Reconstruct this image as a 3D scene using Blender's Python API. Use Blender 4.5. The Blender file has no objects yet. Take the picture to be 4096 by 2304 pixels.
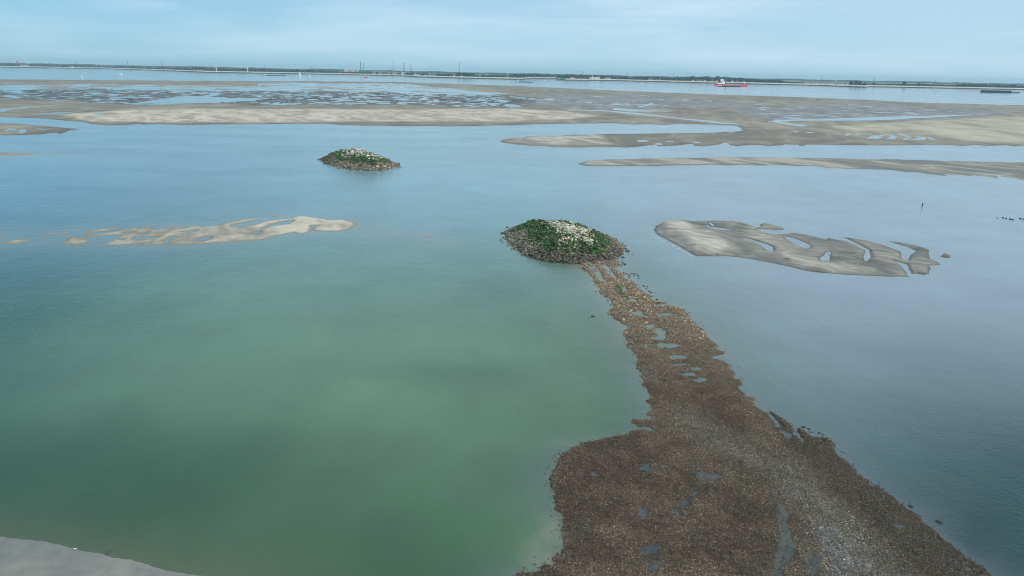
import bpy, math, random
import numpy as np
from mathutils import Matrix, Vector
random.seed(7); RNG = np.random.default_rng(7)
sc = bpy.context.scene
COL = sc.collection

# ---------------------------------------------------------------- camera
F = 731.0                      # focal length in pixels of a 1024 px wide frame
CAM_H = 25.0
P, RR = math.radians(16.4), math.radians(1.17)
R0 = np.array([1, 0, 0.0]); U0 = np.array([0, math.sin(P), math.cos(P)]); FW = np.array([0, math.cos(P), -math.sin(P)])
RT = math.cos(RR) * R0 + math.sin(RR) * U0
UP = -math.sin(RR) * R0 + math.cos(RR) * U0
cam = bpy.data.cameras.new('camera'); co = bpy.data.objects.new('camera', cam); COL.objects.link(co)
cam.sensor_width = 36.0; cam.lens = F / 1024 * 36
cam.clip_start = 0.5; cam.clip_end = 90000
co.matrix_world = Matrix(((RT[0], UP[0], -FW[0], 0), (RT[1], UP[1], -FW[1], 0), (RT[2], UP[2], -FW[2], CAM_H), (0, 0, 0, 1)))
sc.camera = co

# ---------------------------------------------------------------- world, sun, exposure
SUN_EL, SUN_AZ = math.radians(40), math.radians(135)     # azimuth clockwise from the view axis (+Y)
w = bpy.data.worlds.new('World'); sc.world = w; w.use_nodes = True
nt = w.node_tree; nt.nodes.clear()
def WN(t, **k):
    n = nt.nodes.new(t)
    for a, b in k.items(): setattr(n, a, b)
    return n
wo = WN('ShaderNodeOutputWorld'); bg = WN('ShaderNodeBackground'); sky = WN('ShaderNodeTexSky')
sky.sky_type = 'NISHITA'; sky.sun_disc = False; sky.sun_elevation = SUN_EL; sky.sun_rotation = SUN_AZ
sky.altitude = 0; sky.air_density = 1.0; sky.dust_density = 0.6; sky.ozone_density = 2.0
bg.inputs[1].default_value = 0.108
tc = WN('ShaderNodeTexCoord')
# thin streaks of high cloud
mp = WN('ShaderNodeMapping'); mp.inputs['Scale'].default_value = (1.3, 0.9, 11.0); mp.inputs['Rotation'].default_value = (0.05, 0.10, 0)
nz = WN('ShaderNodeTexNoise'); nz.inputs['Scale'].default_value = 2.2; nz.inputs['Detail'].default_value = 5; nz.inputs['Roughness'].default_value = 0.5
nz.inputs['Distortion'].default_value = 0.4
rp = WN('ShaderNodeValToRGB'); rp.color_ramp.elements[0].position = 0.40; rp.color_ramp.elements[1].position = 0.64
rp.color_ramp.elements[0].color = (0, 0, 0, 1); rp.color_ramp.elements[1].color = (0.50, 0.50, 0.50, 1)
nt.links.new(tc.outputs['Generated'], mp.inputs[0]); nt.links.new(mp.outputs[0], nz.inputs[0]); nt.links.new(nz.outputs[0], rp.inputs[0])
tint = WN('ShaderNodeMix', data_type='RGBA', blend_type='MULTIPLY'); tint.inputs[0].default_value = 1.0
tint.inputs[7].default_value = (0.62, 0.86, 0.98, 1)
nt.links.new(sky.outputs[0], tint.inputs[6])
# cloud veil thicker towards the sun side (+X)
sx_ = WN('ShaderNodeSeparateXYZ'); nt.links.new(tc.outputs['Generated'], sx_.inputs[0])
mr = WN('ShaderNodeMapRange'); mr.inputs[1].default_value = -0.6; mr.inputs[2].default_value = 0.45; mr.inputs[3].default_value = 0.0; mr.inputs[4].default_value = 0.62
nt.links.new(sx_.outputs[0], mr.inputs[0])
ad = WN('ShaderNodeMath', operation='ADD', use_clamp=True); nt.links.new(rp.outputs[0], ad.inputs[0]); nt.links.new(mr.outputs[0], ad.inputs[1])
ml = WN('ShaderNodeMath', operation='MULTIPLY'); nt.links.new(ad.outputs[0], ml.inputs[0]); ml.inputs[1].default_value = 0.85
cm = WN('ShaderNodeMix', data_type='RGBA'); nt.links.new(ml.outputs[0], cm.inputs[0]); 
# thin even veil over the whole sky
vl = WN('ShaderNodeMix', data_type='RGBA'); vl.inputs[0].default_value = 0.62; nt.links.new(tint.outputs[2], vl.inputs[6]); vl.inputs[7].default_value = (1.1, 4.2, 7.0, 1)
nt.links.new(vl.outputs[2], cm.inputs[6])
cm.inputs[7].default_value = (6.9, 8.2, 9.5, 1)
# paler towards the horizon
hz1 = WN('ShaderNodeMath', operation='ABSOLUTE'); nt.links.new(sx_.outputs[2], hz1.inputs[0])
hz2 = WN('ShaderNodeMapRange'); hz2.inputs[1].default_value = 0.0; hz2.inputs[2].default_value = 0.16; hz2.inputs[3].default_value = 0.5; hz2.inputs[4].default_value = 0.0; nt.links.new(hz1.outputs[0], hz2.inputs[0])
hm_ = WN('ShaderNodeMix', data_type='RGBA'); nt.links.new(hz2.outputs[0], hm_.inputs[0]); nt.links.new(cm.outputs[2], hm_.inputs[6]); hm_.inputs[7].default_value = (4.6, 7.1, 8.4, 1)
nt.links.new(hm_.outputs[2], bg.inputs[0]); nt.links.new(bg.outputs[0], wo.inputs[0])

sl = bpy.data.lights.new('sun', 'SUN'); sl.energy = 2.4; sl.angle = math.radians(0.5); sl.color = (1, 0.95, 0.87)
so = bpy.data.objects.new('sun', sl); COL.objects.link(so)
sd_ = Vector((math.sin(SUN_AZ) * math.cos(SUN_EL), math.cos(SUN_AZ) * math.cos(SUN_EL), math.sin(SUN_EL)))
so.rotation_euler = sd_.to_track_quat('Z', 'Y').to_euler(); so.location = (60, -20, 80)
vs = sc.view_settings; vs.view_transform = 'Standard'; vs.look = 'None'; vs.exposure = 0.0; vs.gamma = 1
sc.cycles.pixel_filter_type = 'BLACKMAN_HARRIS'; sc.cycles.filter_width = 1.0; sc.cycles.max_bounces = 6; sc.cycles.volume_bounces = 0

# ---------------------------------------------------------------- maths helpers
def ray(sx, sy):               # photo pixel (4096 x 2304) -> direction, depth 1 along the view axis
    x = (np.asarray(sx, float) - 2048) / 4 / F; y = (1152 - np.asarray(sy, float)) / 4 / F
    return FW + x[..., None] * RT + y[..., None] * UP
def gnd(sx, sy, z=0.0):        # photo pixel -> point on the level z
    d = ray(sx, sy); t = (z - CAM_H) / d[..., 2]
    p = d * t[..., None]; p[..., 2] += CAM_H
    return p
def depth(sx, sy): return float(-CAM_H / ray(sx, sy)[2])
def at(sx, sy, dist):          # point on a pixel's ray at a depth
    d = ray(sx, sy) * dist
    return np.array([d[0], d[1], d[2] + CAM_H])
def proj(x, y, z=0.0):
    v = np.stack([x, y, np.zeros_like(x) + z - CAM_H], -1)
    zc = v @ FW; zc = np.where(zc < 0.5, 0.5, zc)
    return 2048 + (v @ RT) / zc * F * 4, 1152 - (v @ UP) / zc * F * 4
def hor(sx): return 291.2 + 0.0204 * (sx - 2048)
def crop(x0, y0, s, pts): return [(x0 + a * s, y0 + b * s) for a, b in pts]
KA = 0.3975
def A(p): return crop(0, 300, KA, p)
def B(p): return crop(1024, 300, KA, p)
def Cc(p): return crop(2048, 300, KA, p)
def D(p): return crop(3072, 350, KA, p)
def E(p): return crop(0, 820, KA, p)
def Fc(p): return crop(900, 820, KA, p)
def G(p): return crop(2500, 820, 0.524, p)
def H(p): return crop(2280, 1030, 0.276, p)
def I(p): return crop(2380, 1330, 0.345, p)
def J(p): return crop(2050, 1650, 0.4514, p)
def K(p): return crop(2996, 1550, 0.5203, p)
def L(p): return crop(0, 2000, 0.3494, p)
def el(cx, cy, rx, ry, n=14, wob=0.18):
    return [(cx + rx * math.cos(a) * (1 + wob * math.sin(3 * a + cx)), cy + ry * math.sin(a) * (1 + wob * math.cos(2 * a + cy))) for a in [i * 2 * math.pi / n for i in range(n)]]
def W(poly):                   # photo outline -> outline on the water level
    a = np.array(poly, float); g = gnd(a[:, 0], a[:, 1]); return g[:, :2]

def hash2(ix, iy, s):
    h = (ix.astype(np.int64) * 374761393 + iy.astype(np.int64) * 668265263 + s * 974634777) & 0xffffffff
    h = ((h ^ (h >> 13)) * 1274126177) & 0xffffffff
    return ((h ^ (h >> 16)) & 0xffff) / 65535.0
def vn(x, y, s=0):
    ix = np.floor(x); iy = np.floor(y); fx = x - ix; fy = y - iy
    fx = fx * fx * (3 - 2 * fx); fy = fy * fy * (3 - 2 * fy)
    a = hash2(ix, iy, s); b = hash2(ix + 1, iy, s); c = hash2(ix, iy + 1, s); d = hash2(ix + 1, iy + 1, s)
    return (a + (b - a) * fx) * (1 - fy) + (c + (d - c) * fx) * fy
def fbm(x, y, o=4, s=0):       # about -1..1
    t = 0; a = 1; n = 0
    for i in range(o):
        t = t + a * (vn(x + 17.3 * i, y - 9.1 * i, s + i) * 2 - 1); n += a; a *= 0.55; x = x * 2.03; y = y * 2.03
    return t / n * 1.5
def sdf(px, py, poly):         # signed distance, positive inside
    P_ = np.asarray(poly, float); n = len(P_)
    d2 = np.full(px.shape, 1e18); ins = np.zeros(px.shape, bool)
    for i in range(n):
        ax, ay = P_[i]; bx, by = P_[(i + 1) % n]
        ex, ey = bx - ax, by - ay; wx, wy = px - ax, py - ay
        t = np.clip((wx * ex + wy * ey) / (ex * ex + ey * ey + 1e-12), 0, 1)
        qx = wx - ex * t; qy = wy - ey * t
        d2 = np.minimum(d2, qx * qx + qy * qy)
        if ay != by:
            c = (ay > py) != (by > py)
            ins ^= c & (px < (bx - ax) * (py - ay) / (by - ay) + ax)
    d = np.sqrt(d2)
    return np.where(ins, d, -d)
def ss(x, a, b):
    t = np.clip((x - a) / (b - a), 0, 1); return t * t * (3 - 2 * t)

# ---------------------------------------------------------------- materials
def mat(name, color=(0.5, 0.5, 0.5), rough=0.7, metal=0.0, attr=None, noise=0.0, nscale=1.0, bump=0.0, bscale=5.0, wet=None, spec=0.5, ior=None, coord='Object'):
    m = bpy.data.materials.new(name); m.use_nodes = True; t = m.node_tree; b = t.nodes['Principled BSDF']
    b.inputs['Roughness'].default_value = rough; b.inputs['Metallic'].default_value = metal
    b.inputs['Specular IOR Level'].default_value = spec
    if ior: b.inputs['IOR'].default_value = ior
    b.inputs['Base Color'].default_value = (*color, 1)
    src = None
    if attr:
        a = t.nodes.new('ShaderNodeAttribute'); a.attribute_name = attr; src = a.outputs['Color']
    tcn = t.nodes.new('ShaderNodeTexCoord')
    if noise:
        n = t.nodes.new('ShaderNodeTexNoise'); n.inputs['Scale'].default_value = nscale; n.inputs['Detail'].default_value = 6
        t.links.new(tcn.outputs[coord], n.inputs['Vector'])
        r = t.nodes.new('ShaderNodeMapRange'); r.inputs[1].default_value = 0.25; r.inputs[2].default_value = 0.75
        r.inputs[3].default_value = 1 - noise; r.inputs[4].default_value = 1 + noise
        t.links.new(n.outputs[0], r.inputs[0])
        mx = t.nodes.new('ShaderNodeVectorMath'); mx.operation = 'SCALE'
        if src: t.links.new(src, mx.inputs[0])
        else: mx.inputs[0].default_value = color
        t.links.new(r.outputs[0], mx.inputs['Scale']); src = mx.outputs[0]
    if src: t.links.new(src, b.inputs['Base Color'])
    if wet:
        a = t.nodes.new('ShaderNodeAttribute'); a.attribute_name = wet
        r = t.nodes.new('ShaderNodeMapRange'); r.inputs[3].default_value = rough; r.inputs[4].default_value = 0.42
        t.links.new(a.outputs['Fac'], r.inputs[0]); t.links.new(r.outputs[0], b.inputs['Roughness'])
    if bump:
        n = t.nodes.new('ShaderNodeTexNoise'); n.inputs['Scale'].default_value = bscale; n.inputs['Detail'].default_value = 4
        t.links.new(tcn.outputs[coord], n.inputs['Vector'])
        bp = t.nodes.new('ShaderNodeBump'); bp.inputs['Strength'].default_value = 1.0; bp.inputs['Distance'].default_value = bump
        t.links.new(n.outputs[0], bp.inputs['Height']); t.links.new(bp.outputs[0], b.inputs['Normal'])
    return m

# ---------------------------------------------------------------- object helpers
def tag(o, label=None, cat=None, group=None, kind=None):
    if label: o['label'] = label
    if cat: o['category'] = cat
    if group: o['group'] = group
    if kind: o['kind'] = kind
    return o
def link(name, me, m=None, parent=None):
    if m is not None: me.materials.append(m)
    o = bpy.data.objects.new(name, me); COL.objects.link(o)
    if parent: o.parent = parent
    return o
def np_mesh(name, V, Fq, m, parent=None, col=None, wet=None, smooth=True, extra=None):
    me = bpy.data.meshes.new(name); V = np.ascontiguousarray(V, np.float32); Fq = np.ascontiguousarray(Fq, np.int32)
    k = Fq.shape[1]
    me.vertices.add(len(V)); me.vertices.foreach_set('co', V.ravel())
    me.loops.add(Fq.size); me.loops.foreach_set('vertex_index', Fq.ravel())
    me.polygons.add(len(Fq)); me.polygons.foreach_set('loop_start', np.arange(0, Fq.size, k, dtype=np.int32))
    me.polygons.foreach_set('loop_total', np.full(len(Fq), k, np.int32))
    me.polygons.foreach_set('use_smooth', np.full(len(Fq), smooth, bool))
    me.update(calc_edges=True)
    if col is not None:
        c = me.color_attributes.new('tone', 'FLOAT_COLOR', 'POINT'); cc = np.ones((len(V), 4), np.float32); cc[:, :3] = col; c.data.foreach_set('color', cc.ravel())
    if wet is not None:
        a = me.attributes.new('wet', 'FLOAT', 'POINT'); a.data.foreach_set('value', np.ascontiguousarray(wet, np.float32))
    for kx, vx in (extra or {}).items():
        a = me.attributes.new(kx, 'FLOAT', 'POINT'); a.data.foreach_set('value', np.ascontiguousarray(vx, np.float32))
    return link(name, me, m, parent)
def empty(name, loc, rz=0.0):
    o = bpy.data.objects.new(name, None); COL.objects.link(o); o.location = [float(v) for v in loc]; o.rotation_euler = (0, 0, rz); o.empty_display_size = 0.5
    return o
class MB:
    def __init__(s): s.v = []; s.f = []
    def add(s, v, f):
        k = len(s.v); s.v += [tuple(map(float, p)) for p in v]; s.f += [tuple(i + k for i in q) for q in f]; return s
    def box(s, x0, x1, y0, y1, z0, z1, tx=0.0, ty=0.0):      # tx, ty narrow the top
        v = [(x0, y0, z0), (x1, y0, z0), (x1, y1, z0), (x0, y1, z0), (x0 + tx, y0 + ty, z1), (x1 - tx, y0 + ty, z1), (x1 - tx, y1 - ty, z1), (x0 + tx, y1 - ty, z1)]
        return s.add(v, [(3, 2, 1, 0), (4, 5, 6, 7), (0, 1, 5, 4), (1, 2, 6, 5), (2, 3, 7, 6), (3, 0, 4, 7)])
    def tube(s, a, b, r0, r1=None, n=8):
        r1 = r0 if r1 is None else r1
        a = Vector(a); b = Vector(b); d = (b - a).normalized(); u = d.orthogonal().normalized(); w_ = d.cross(u)
        v = []
        for c, r in ((a, r0), (b, r1)):
            for i in range(n):
                t = 2 * math.pi * i / n; v.append(c + u * r * math.cos(t) + w_ * r * math.sin(t))
        f = [(i, (i + 1) % n, n + (i + 1) % n, n + i) for i in range(n)] + [tuple(range(n - 1, -1, -1)), tuple(range(n, 2 * n))]
        return s.add(v, f)
    def gable(s, x0, x1, y0, y1, z0, z1, hip=0.0):
        ym = (y0 + y1) / 2
        v = [(x0, y0, z0), (x1, y0, z0), (x1, y1, z0), (x0, y1, z0), (x0 + hip, ym, z1), (x1 - hip, ym, z1)]
        return s.add(v, [(3, 2, 1, 0), (0, 1, 5, 4), (2, 3, 4, 5), (1, 2, 5), (3, 0, 4)])
    def loft(s, rings, cap=True):
        n = len(rings[0]); v = [p for r in rings for p in r]; f = []
        for j in range(len(rings) - 1):
            for i in range(n):
                f.append((j * n + i, j * n + (i + 1) % n, (j + 1) * n + (i + 1) % n, (j + 1) * n + i))
        if cap: f += [tuple(range(n - 1, -1, -1)), tuple(range((len(rings) - 1) * n, len(rings) * n))]
        return s.add(v, f)
    def build(s, name, m, parent=None, smooth=False):
        me = bpy.data.meshes.new(name); me.from_pydata(s.v, [], s.f); me.update()
        if smooth:
            for p in me.polygons: p.use_smooth = True
        return link(name, me, m, parent)
def copy_tree(o, parent=None):
    c = o.copy(); COL.objects.link(c); c.parent = parent
    for ch in list(o.children): copy_tree(ch, c)
    return c

# icosahedron and its first subdivision for stones and crowns
def ico(sub):
    t = (1 + 5 ** 0.5) / 2
    v = [(-1, t, 0), (1, t, 0), (-1, -t, 0), (1, -t, 0), (0, -1, t), (0, 1, t), (0, -1, -t), (0, 1, -t), (t, 0, -1), (t, 0, 1), (-t, 0, -1), (-t, 0, 1)]
    f = [(0, 11, 5), (0, 5, 1), (0, 1, 7), (0, 7, 10), (0, 10, 11), (1, 5, 9), (5, 11, 4), (11, 10, 2), (10, 7, 6), (7, 1, 8), (3, 9, 4), (3, 4, 2), (3, 2, 6), (3, 6, 8), (3, 8, 9), (4, 9, 5), (2, 4, 11), (6, 2, 10), (8, 6, 7), (9, 8, 1)]
    v = [np.array(p) / np.linalg.norm(p) for p in v]
    for _ in range(sub):
        c = {}; nf = []
        def mid(a, b):
            k = (min(a, b), max(a, b))
            if k not in c:
                m = v[a] + v[b]; v.append(m / np.linalg.norm(m)); c[k] = len(v) - 1
            return c[k]
        for a, b, d in f:
            x, y, z = mid(a, b), mid(b, d), mid(d, a); nf += [(a, x, z), (b, y, x), (d, z, y), (x, y, z)]
        f = nf
    return np.array(v), np.array(f)
ICO0, ICO1, ICO2 = ico(0), ico(1), ico(2)
OCT = (np.array([(1, 0, 0), (-1, 0, 0), (0, 1, 0), (0, -1, 0), (0, 0, 1), (0, 0, -1.0)]), np.array([(0, 2, 4), (2, 1, 4), (1, 3, 4), (3, 0, 4), (2, 0, 5), (1, 2, 5), (3, 1, 5), (0, 3, 5)]))
def lumps(base, cen, rad, flat=(0.55, 0.95), jit=0.28, rng=RNG):
    """many irregular lumps as one vertex / face array"""
    bv, bf = base; n = len(cen); k = len(bv)
    a = rng.uniform(0, 2 * math.pi, n); ca, sa = np.cos(a), np.sin(a)
    scl = np.stack([np.ones(n) * rng.uniform(0.8, 1.3, n), rng.uniform(0.65, 1.0, n), rng.uniform(*flat, n)], -1)
    v = bv[None] * (1 + rng.uniform(-jit, jit, (n, k, 1))) * scl[:, None, :]
    tl = rng.uniform(-0.5, 0.5, n); ct, st = np.cos(tl)[:, None], np.sin(tl)[:, None]
    y = v[..., 1] * ct - v[..., 2] * st; z = v[..., 1] * st + v[..., 2] * ct
    X = v[..., 0] * ca[:, None] - y * sa[:, None]; Y = v[..., 0] * sa[:, None] + y * ca[:, None]
    V = np.stack([X, Y, z], -1) * rad[:, None, None] + cen[:, None, :]
    Fc_ = (bf[None] + (np.arange(n) * k)[:, None, None])
    return V.reshape(-1, 3), Fc_.reshape(-1, 3), k

# ================================================================ SETTING
# ---- outlines of every bank on the water level, traced in photo pixels
right_bank = [G([(218, 190), (240, 158), (300, 138), (430, 125), (560, 122), (700, 118), (830, 125), (900, 135), (940, 150), (1000, 168), (1030, 165), (1028, 150), (1060, 136), (1130, 150), (1200, 172), (1222, 186), (1190, 193), (1100, 186), (1030, 182), (1010, 188), (1050, 208), (1130, 222), (1210, 221), (1290, 214), (1380, 225), (1450, 240), (1540, 264), (1546, 250), (1620, 266), (1690, 277), (1760, 306), (1832, 347), (1822, 420), (1850, 432), (1872, 400), (1866, 346), (1790, 304), (1662, 243), (1750, 258), (1870, 278), (1960, 300), (2050, 335), (2100, 355), (2112, 385), (2112, 410), (2158, 425), (2165, 403), (2182, 383), (2226, 352), (2160, 322), (2005, 276), (2100, 284), (2200, 304), (2290, 328), (2320, 345), (2315, 375), (2330, 410), (2390, 435), (2410, 455), (2380, 461), (2320, 460), (2335, 490), (2320, 525), (2280, 535), (2230, 522), (2190, 531), (2172, 500), (2160, 470), (2145, 450), (2050, 424), (2090, 450), (2140, 500), (2170, 548), (2040, 548), (1850, 540), (1650, 530), (1500, 518), (1370, 500), (1280, 475), (1200, 460), (1080, 435), (950, 412), (840, 395), (700, 385), (640, 390), (560, 392), (525, 382), (480, 355), (400, 310), (330, 275), (270, 240), (230, 212)]), G(el(2450, 388, 38, 18))]
right_holes = [G([(575, 153), (640, 155), (650, 165), (825, 187), (760, 192), (650, 180)]), G([(640, 130), (655, 133), (690, 158), (660, 160)]), G([(870, 245), (950, 258), (1080, 298), (1132, 320), (1125, 352), (1085, 345), (1040, 310), (950, 268)]),
    G([(1212, 238), (1290, 253), (1380, 290), (1418, 312), (1412, 326), (1365, 330), (1300, 300), (1240, 265)]), G([(1485, 402), (1530, 380), (1560, 385), (1560, 425), (1500, 432)]), G([(1522, 365), (1575, 352), (1572, 376), (1530, 379)]), G(el(1778, 450, 12, 4))]
left_bar = [E([(610, 387), (660, 370), (680, 340), (710, 318), (800, 320), (860, 305), (870, 290), (830, 280), (850, 268), (1000, 245), (1230, 228), (1255, 233), (1150, 248), (1000, 268), (900, 278), (900, 292), (1000, 295), (1150, 268), (1300, 240), (1600, 212), (1600, 222), (1530, 237), (1560, 250), (1700, 225), (1820, 215), (1850, 235), (1900, 212), (2020, 212), (2050, 222), (2200, 205)])
    + Fc([(0, 185), (100, 165), (220, 138), (340, 142), (350, 150), (230, 168), (90, 195), (50, 212), (180, 220), (300, 196), (400, 165), (520, 150), (650, 138), (720, 112), (780, 112), (900, 125), (1010, 138), (1050, 150), (1200, 152), (1260, 165), (1320, 185), (1320, 205), (1250, 245), (1150, 265), (1000, 268), (900, 262), (878, 245), (890, 222), (950, 204), (880, 205), (862, 265), (830, 282), (750, 288), (680, 275), (640, 285), (560, 303), (480, 315), (430, 335), (370, 352), (250, 358), (120, 368), (0, 378)])
    + E([(2000, 395), (1850, 400), (1600, 405), (1370, 408), (1420, 390), (1320, 400), (1200, 402), (1020, 408), (1080, 380), (1150, 350), (1200, 320), (1220, 300), (1100, 300), (950, 315), (880, 325), (870, 345), (915, 355), (890, 375), (800, 400), (740, 412), (690, 408), (740, 400), (640, 390)]),
    E([(20, 388), (60, 370), (150, 352), (240, 340), (300, 345), (325, 358), (280, 370), (180, 382), (80, 395)]), E([(380, 305), (460, 288), (570, 280), (720, 272), (735, 278), (640, 292), (500, 295), (420, 305)]), E([(-90, 296), (0, 292), (90, 288), (60, 298), (0, 303), (-90, 308)]), Fc(el(500, 117, 38, 9)), Fc(el(2030, 315, 42, 9)), E(el(832, 245, 16, 3))]
left_holes = [E([(1340, 350), (1360, 322), (1490, 322), (1590, 320), (1540, 335), (1450, 345), (1380, 360)]), E([(1655, 375), (1670, 345), (1740, 315), (1780, 325), (1700, 345), (1690, 375)]), E([(1980, 360), (2000, 335), (2060, 318), (2120, 318), (2110, 340), (2030, 365)]),
    E([(1820, 270), (1900, 255), (1980, 248), (1960, 268), (1900, 280)]), E([(1370, 285), (1420, 285), (1500, 265), (1440, 295)]), E([(1250, 275), (1350, 270), (1290, 285), (1240, 295)]),
    Fc([(370, 245), (440, 205), (500, 185), (620, 160), (690, 150), (680, 170), (620, 195), (450, 215), (380, 245)]), Fc([(270, 285), (340, 262), (360, 280), (320, 292)]), E([(890, 350), (860, 348), (900, 358)]), E([(1180, 345), (1190, 335), (1250, 340), (1230, 352)])]
upper_bank = [Cc([(670, 890), (720, 872), (850, 855), (1100, 848), (1500, 835), (2000, 828), (2576, 828)]) + D([(600, 712), (1200, 722), (1700, 733), (2200, 742), (2576, 748), (3300, 765), (3300, 1010), (2576, 943), (2400, 915), (2330, 925), (2250, 915), (2100, 895), (2020, 897), (1960, 885), (1800, 878), (1860, 905), (1700, 880), (1500, 850), (1380, 848), (1250, 832), (1110, 828), (980, 820), (850, 822), (700, 812), (600, 815), (560, 805), (470, 790), (330, 795), (150, 785), (0, 785)]) + Cc([(2450, 912), (2300, 903), (2200, 910), (2000, 900), (1700, 910), (1400, 915), (1000, 918), (780, 912), (700, 905)])]
thin_bar = [A([(-400, 795), (0, 780), (200, 775), (400, 772), (650, 768), (880, 775), (780, 800), (650, 797), (550, 805), (450, 800), (300, 812), (0, 820), (-400, 835)])]
flats = [A([(-900, 50), (0, 42), (1000, 52)]) + B([(0, 60), (600, 63), (1400, 69), (2200, 96), (2576, 108)]) + Cc([(900, 150), (1600, 180), (2300, 205)]) + D([(0, 85), (800, 115), (1500, 150), (2576, 180), (3400, 205), (3400, 610), (2576, 582), (2500, 595), (2400, 580), (2200, 588), (2080, 575), (1960, 588), (1850, 578), (1600, 575), (1330, 583), (1130, 582), (950, 578), (650, 577), (380, 573), (370, 585), (330, 588), (310, 575), (160, 570), (150, 580), (0, 590)])
    + Cc([(2500, 705), (2400, 700), (2270, 715), (2190, 705), (2140, 690), (2080, 700), (1920, 718), (1830, 710), (1820, 690), (1600, 712), (1450, 718), (1440, 705), (1300, 715), (1140, 728), (1040, 718), (900, 722), (700, 728), (450, 725), (330, 715), (200, 710), (100, 700), (0, 690), (-90, 678), (-115, 665), (-60, 645), (0, 637), (100, 640), (160, 622), (300, 615), (480, 612), (620, 600), (800, 605), (950, 595), (1200, 592), (1500, 588), (1720, 585), (1860, 585), (2030, 580), (2150, 572), (2200, 578), (2320, 560), (2300, 530), (2250, 510), (1950, 497), (1700, 493), (1540, 500), (1340, 492), (1250, 500), (1110, 490), (1000, 483), (800, 487), (400, 490), (150, 500), (0, 505)])
    + B([(2000, 515), (1600, 512), (1200, 510), (850, 500), (700, 490), (300, 490), (0, 495)]) + A([(2200, 495), (1800, 500), (1620, 492), (1450, 498), (1400, 490), (1300, 498), (1100, 503), (1000, 500), (780, 470), (560, 450), (350, 432), (100, 425), (-100, 440), (-100, 480), (200, 490), (450, 512), (600, 522), (700, 538), (810, 543), (720, 555), (680, 570), (600, 588), (560, 580), (480, 585), (420, 597), (200, 600), (0, 605), (-900, 625)])]
near_beach = [L([(-3500, 150), (-1200, 330), (0, 418), (200, 435), (500, 482), (700, 530), (900, 575), (1150, 605), (1300, 650), (1500, 690), (1700, 740), (1900, 800), (2100, 835), (2300, 862), (2600, 930), (3000, 1100), (3300, 1600), (-3500, 1600)])]
spit = [H([(700, 40), (720, 110), (600, 130), (650, 180), (730, 200), (760, 270), (800, 310), (870, 350), (950, 400), (1000, 460), (1060, 520), (1180, 550), (1150, 600), (1220, 640), (1380, 655), (1300, 682), (1430, 700), (1540, 720), (1640, 760), (1700, 830), (1760, 920), (1900, 1030), (1950, 1100), (2000, 1160), (2100, 1250), (2190, 1370), (2190, 1400), (2060, 1440)])
    + I([(1380, 300), (1570, 370), (1560, 410), (1600, 470), (1640, 540), (1720, 590), (1700, 610), (1650, 640), (1700, 690), (1790, 750), (1860, 830), (1900, 880), (1970, 930)])
    + K([(150, 215), (200, 270), (215, 300), (250, 305), (225, 262), (190, 225), (160, 180), (210, 215), (260, 245), (330, 310), (350, 345), (375, 385), (395, 430), (430, 440), (440, 420), (400, 370), (370, 300), (400, 320), (440, 365), (520, 403), (600, 390), (640, 440), (620, 480), (690, 510), (720, 545), (800, 620), (860, 680), (940, 740), (1040, 810), (1130, 870), (1200, 930), (1290, 970), (1350, 1030), (1450, 1120), (1600, 1260), (1750, 1360), (1860, 1449), (2150, 1700), (2300, 1950), (-1900, 1950)])
    + J([(-250, 1640), (-120, 1480), (40, 1442), (180, 1425), (240, 1400), (205, 1345), (340, 1340), (310, 1290), (400, 1250), (470, 1200), (430, 1100), (430, 1000), (400, 920), (400, 830), (370, 760), (360, 690), (330, 620), (330, 560), (350, 490), (380, 440), (430, 390), (500, 330), (600, 290), (700, 265), (850, 235), (1000, 210), (1100, 170), (1280, 170)])
    + I([(650, 1105), (530, 1085), (440, 1040), (450, 1015), (640, 1022), (690, 1000), (640, 960), (600, 925), (640, 880), (620, 820), (620, 730), (600, 660), (550, 560), (545, 480), (500, 410), (495, 340), (470, 250), (400, 170), (430, 110), (340, 40)])
    + H([(860, 1290), (890, 1210), (800, 1140), (790, 1060), (860, 1000), (760, 960), (640, 880), (570, 780), (650, 700), (600, 640), (500, 560), (430, 460), (370, 370), (340, 290), (240, 190), (150, 110), (150, 40)])]
spit_holes = [H([(270, 150), (330, 90), (375, 100), (430, 200), (490, 290), (540, 360), (430, 350), (350, 240)]), H([(440, 95), (530, 85), (590, 160), (640, 240), (710, 320), (590, 290), (520, 200)]),
    H(el(790, 460, 40, 45)), H(el(905, 615, 55, 30)), H(el(800, 580, 60, 10)), H(el(990, 810, 90, 45)), H(el(1370, 830, 100, 38)), H(el(1160, 1000, 90, 32)), H(el(1300, 1080, 110, 60)), H(el(1480, 1290, 130, 38)), H(el(1150, 1270, 90, 22)), H(el(1290, 690, 90, 14)),
    I(el(760, 60, 110, 30)), I(el(850, 155, 120, 32)), I(el(950, 290, 100, 32)), I(el(1010, 370, 70, 22)), I(el(1150, 420, 80, 20)), I(el(1080, 480, 90, 22)), I(el(1230, 550, 90, 20)),
    J(el(1190, 495, 28, 40)), J(el(1180, 530, 85, 20)), J(el(715, 565, 42, 28)), J(el(1740, 590, 95, 32)), J(el(1560, 830, 65, 45)), J(el(1620, 760, 40, 40)), J(el(1140, 910, 55, 50)), J(el(1210, 1265, 95, 45)), J(el(1270, 1415, 60, 16)), J(el(920, 830, 40, 16)), J(el(1450, 920, 40, 14)), J(el(1340, 510, 35, 12)),
    K(el(285, 370, 36, 22)), K(el(1150, 1090, 52, 13)), K(el(985, 870, 28, 7)), K([(1550, 1320), (1600, 1330), (1740, 1410), (1700, 1410), (1620, 1370)])]
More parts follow.
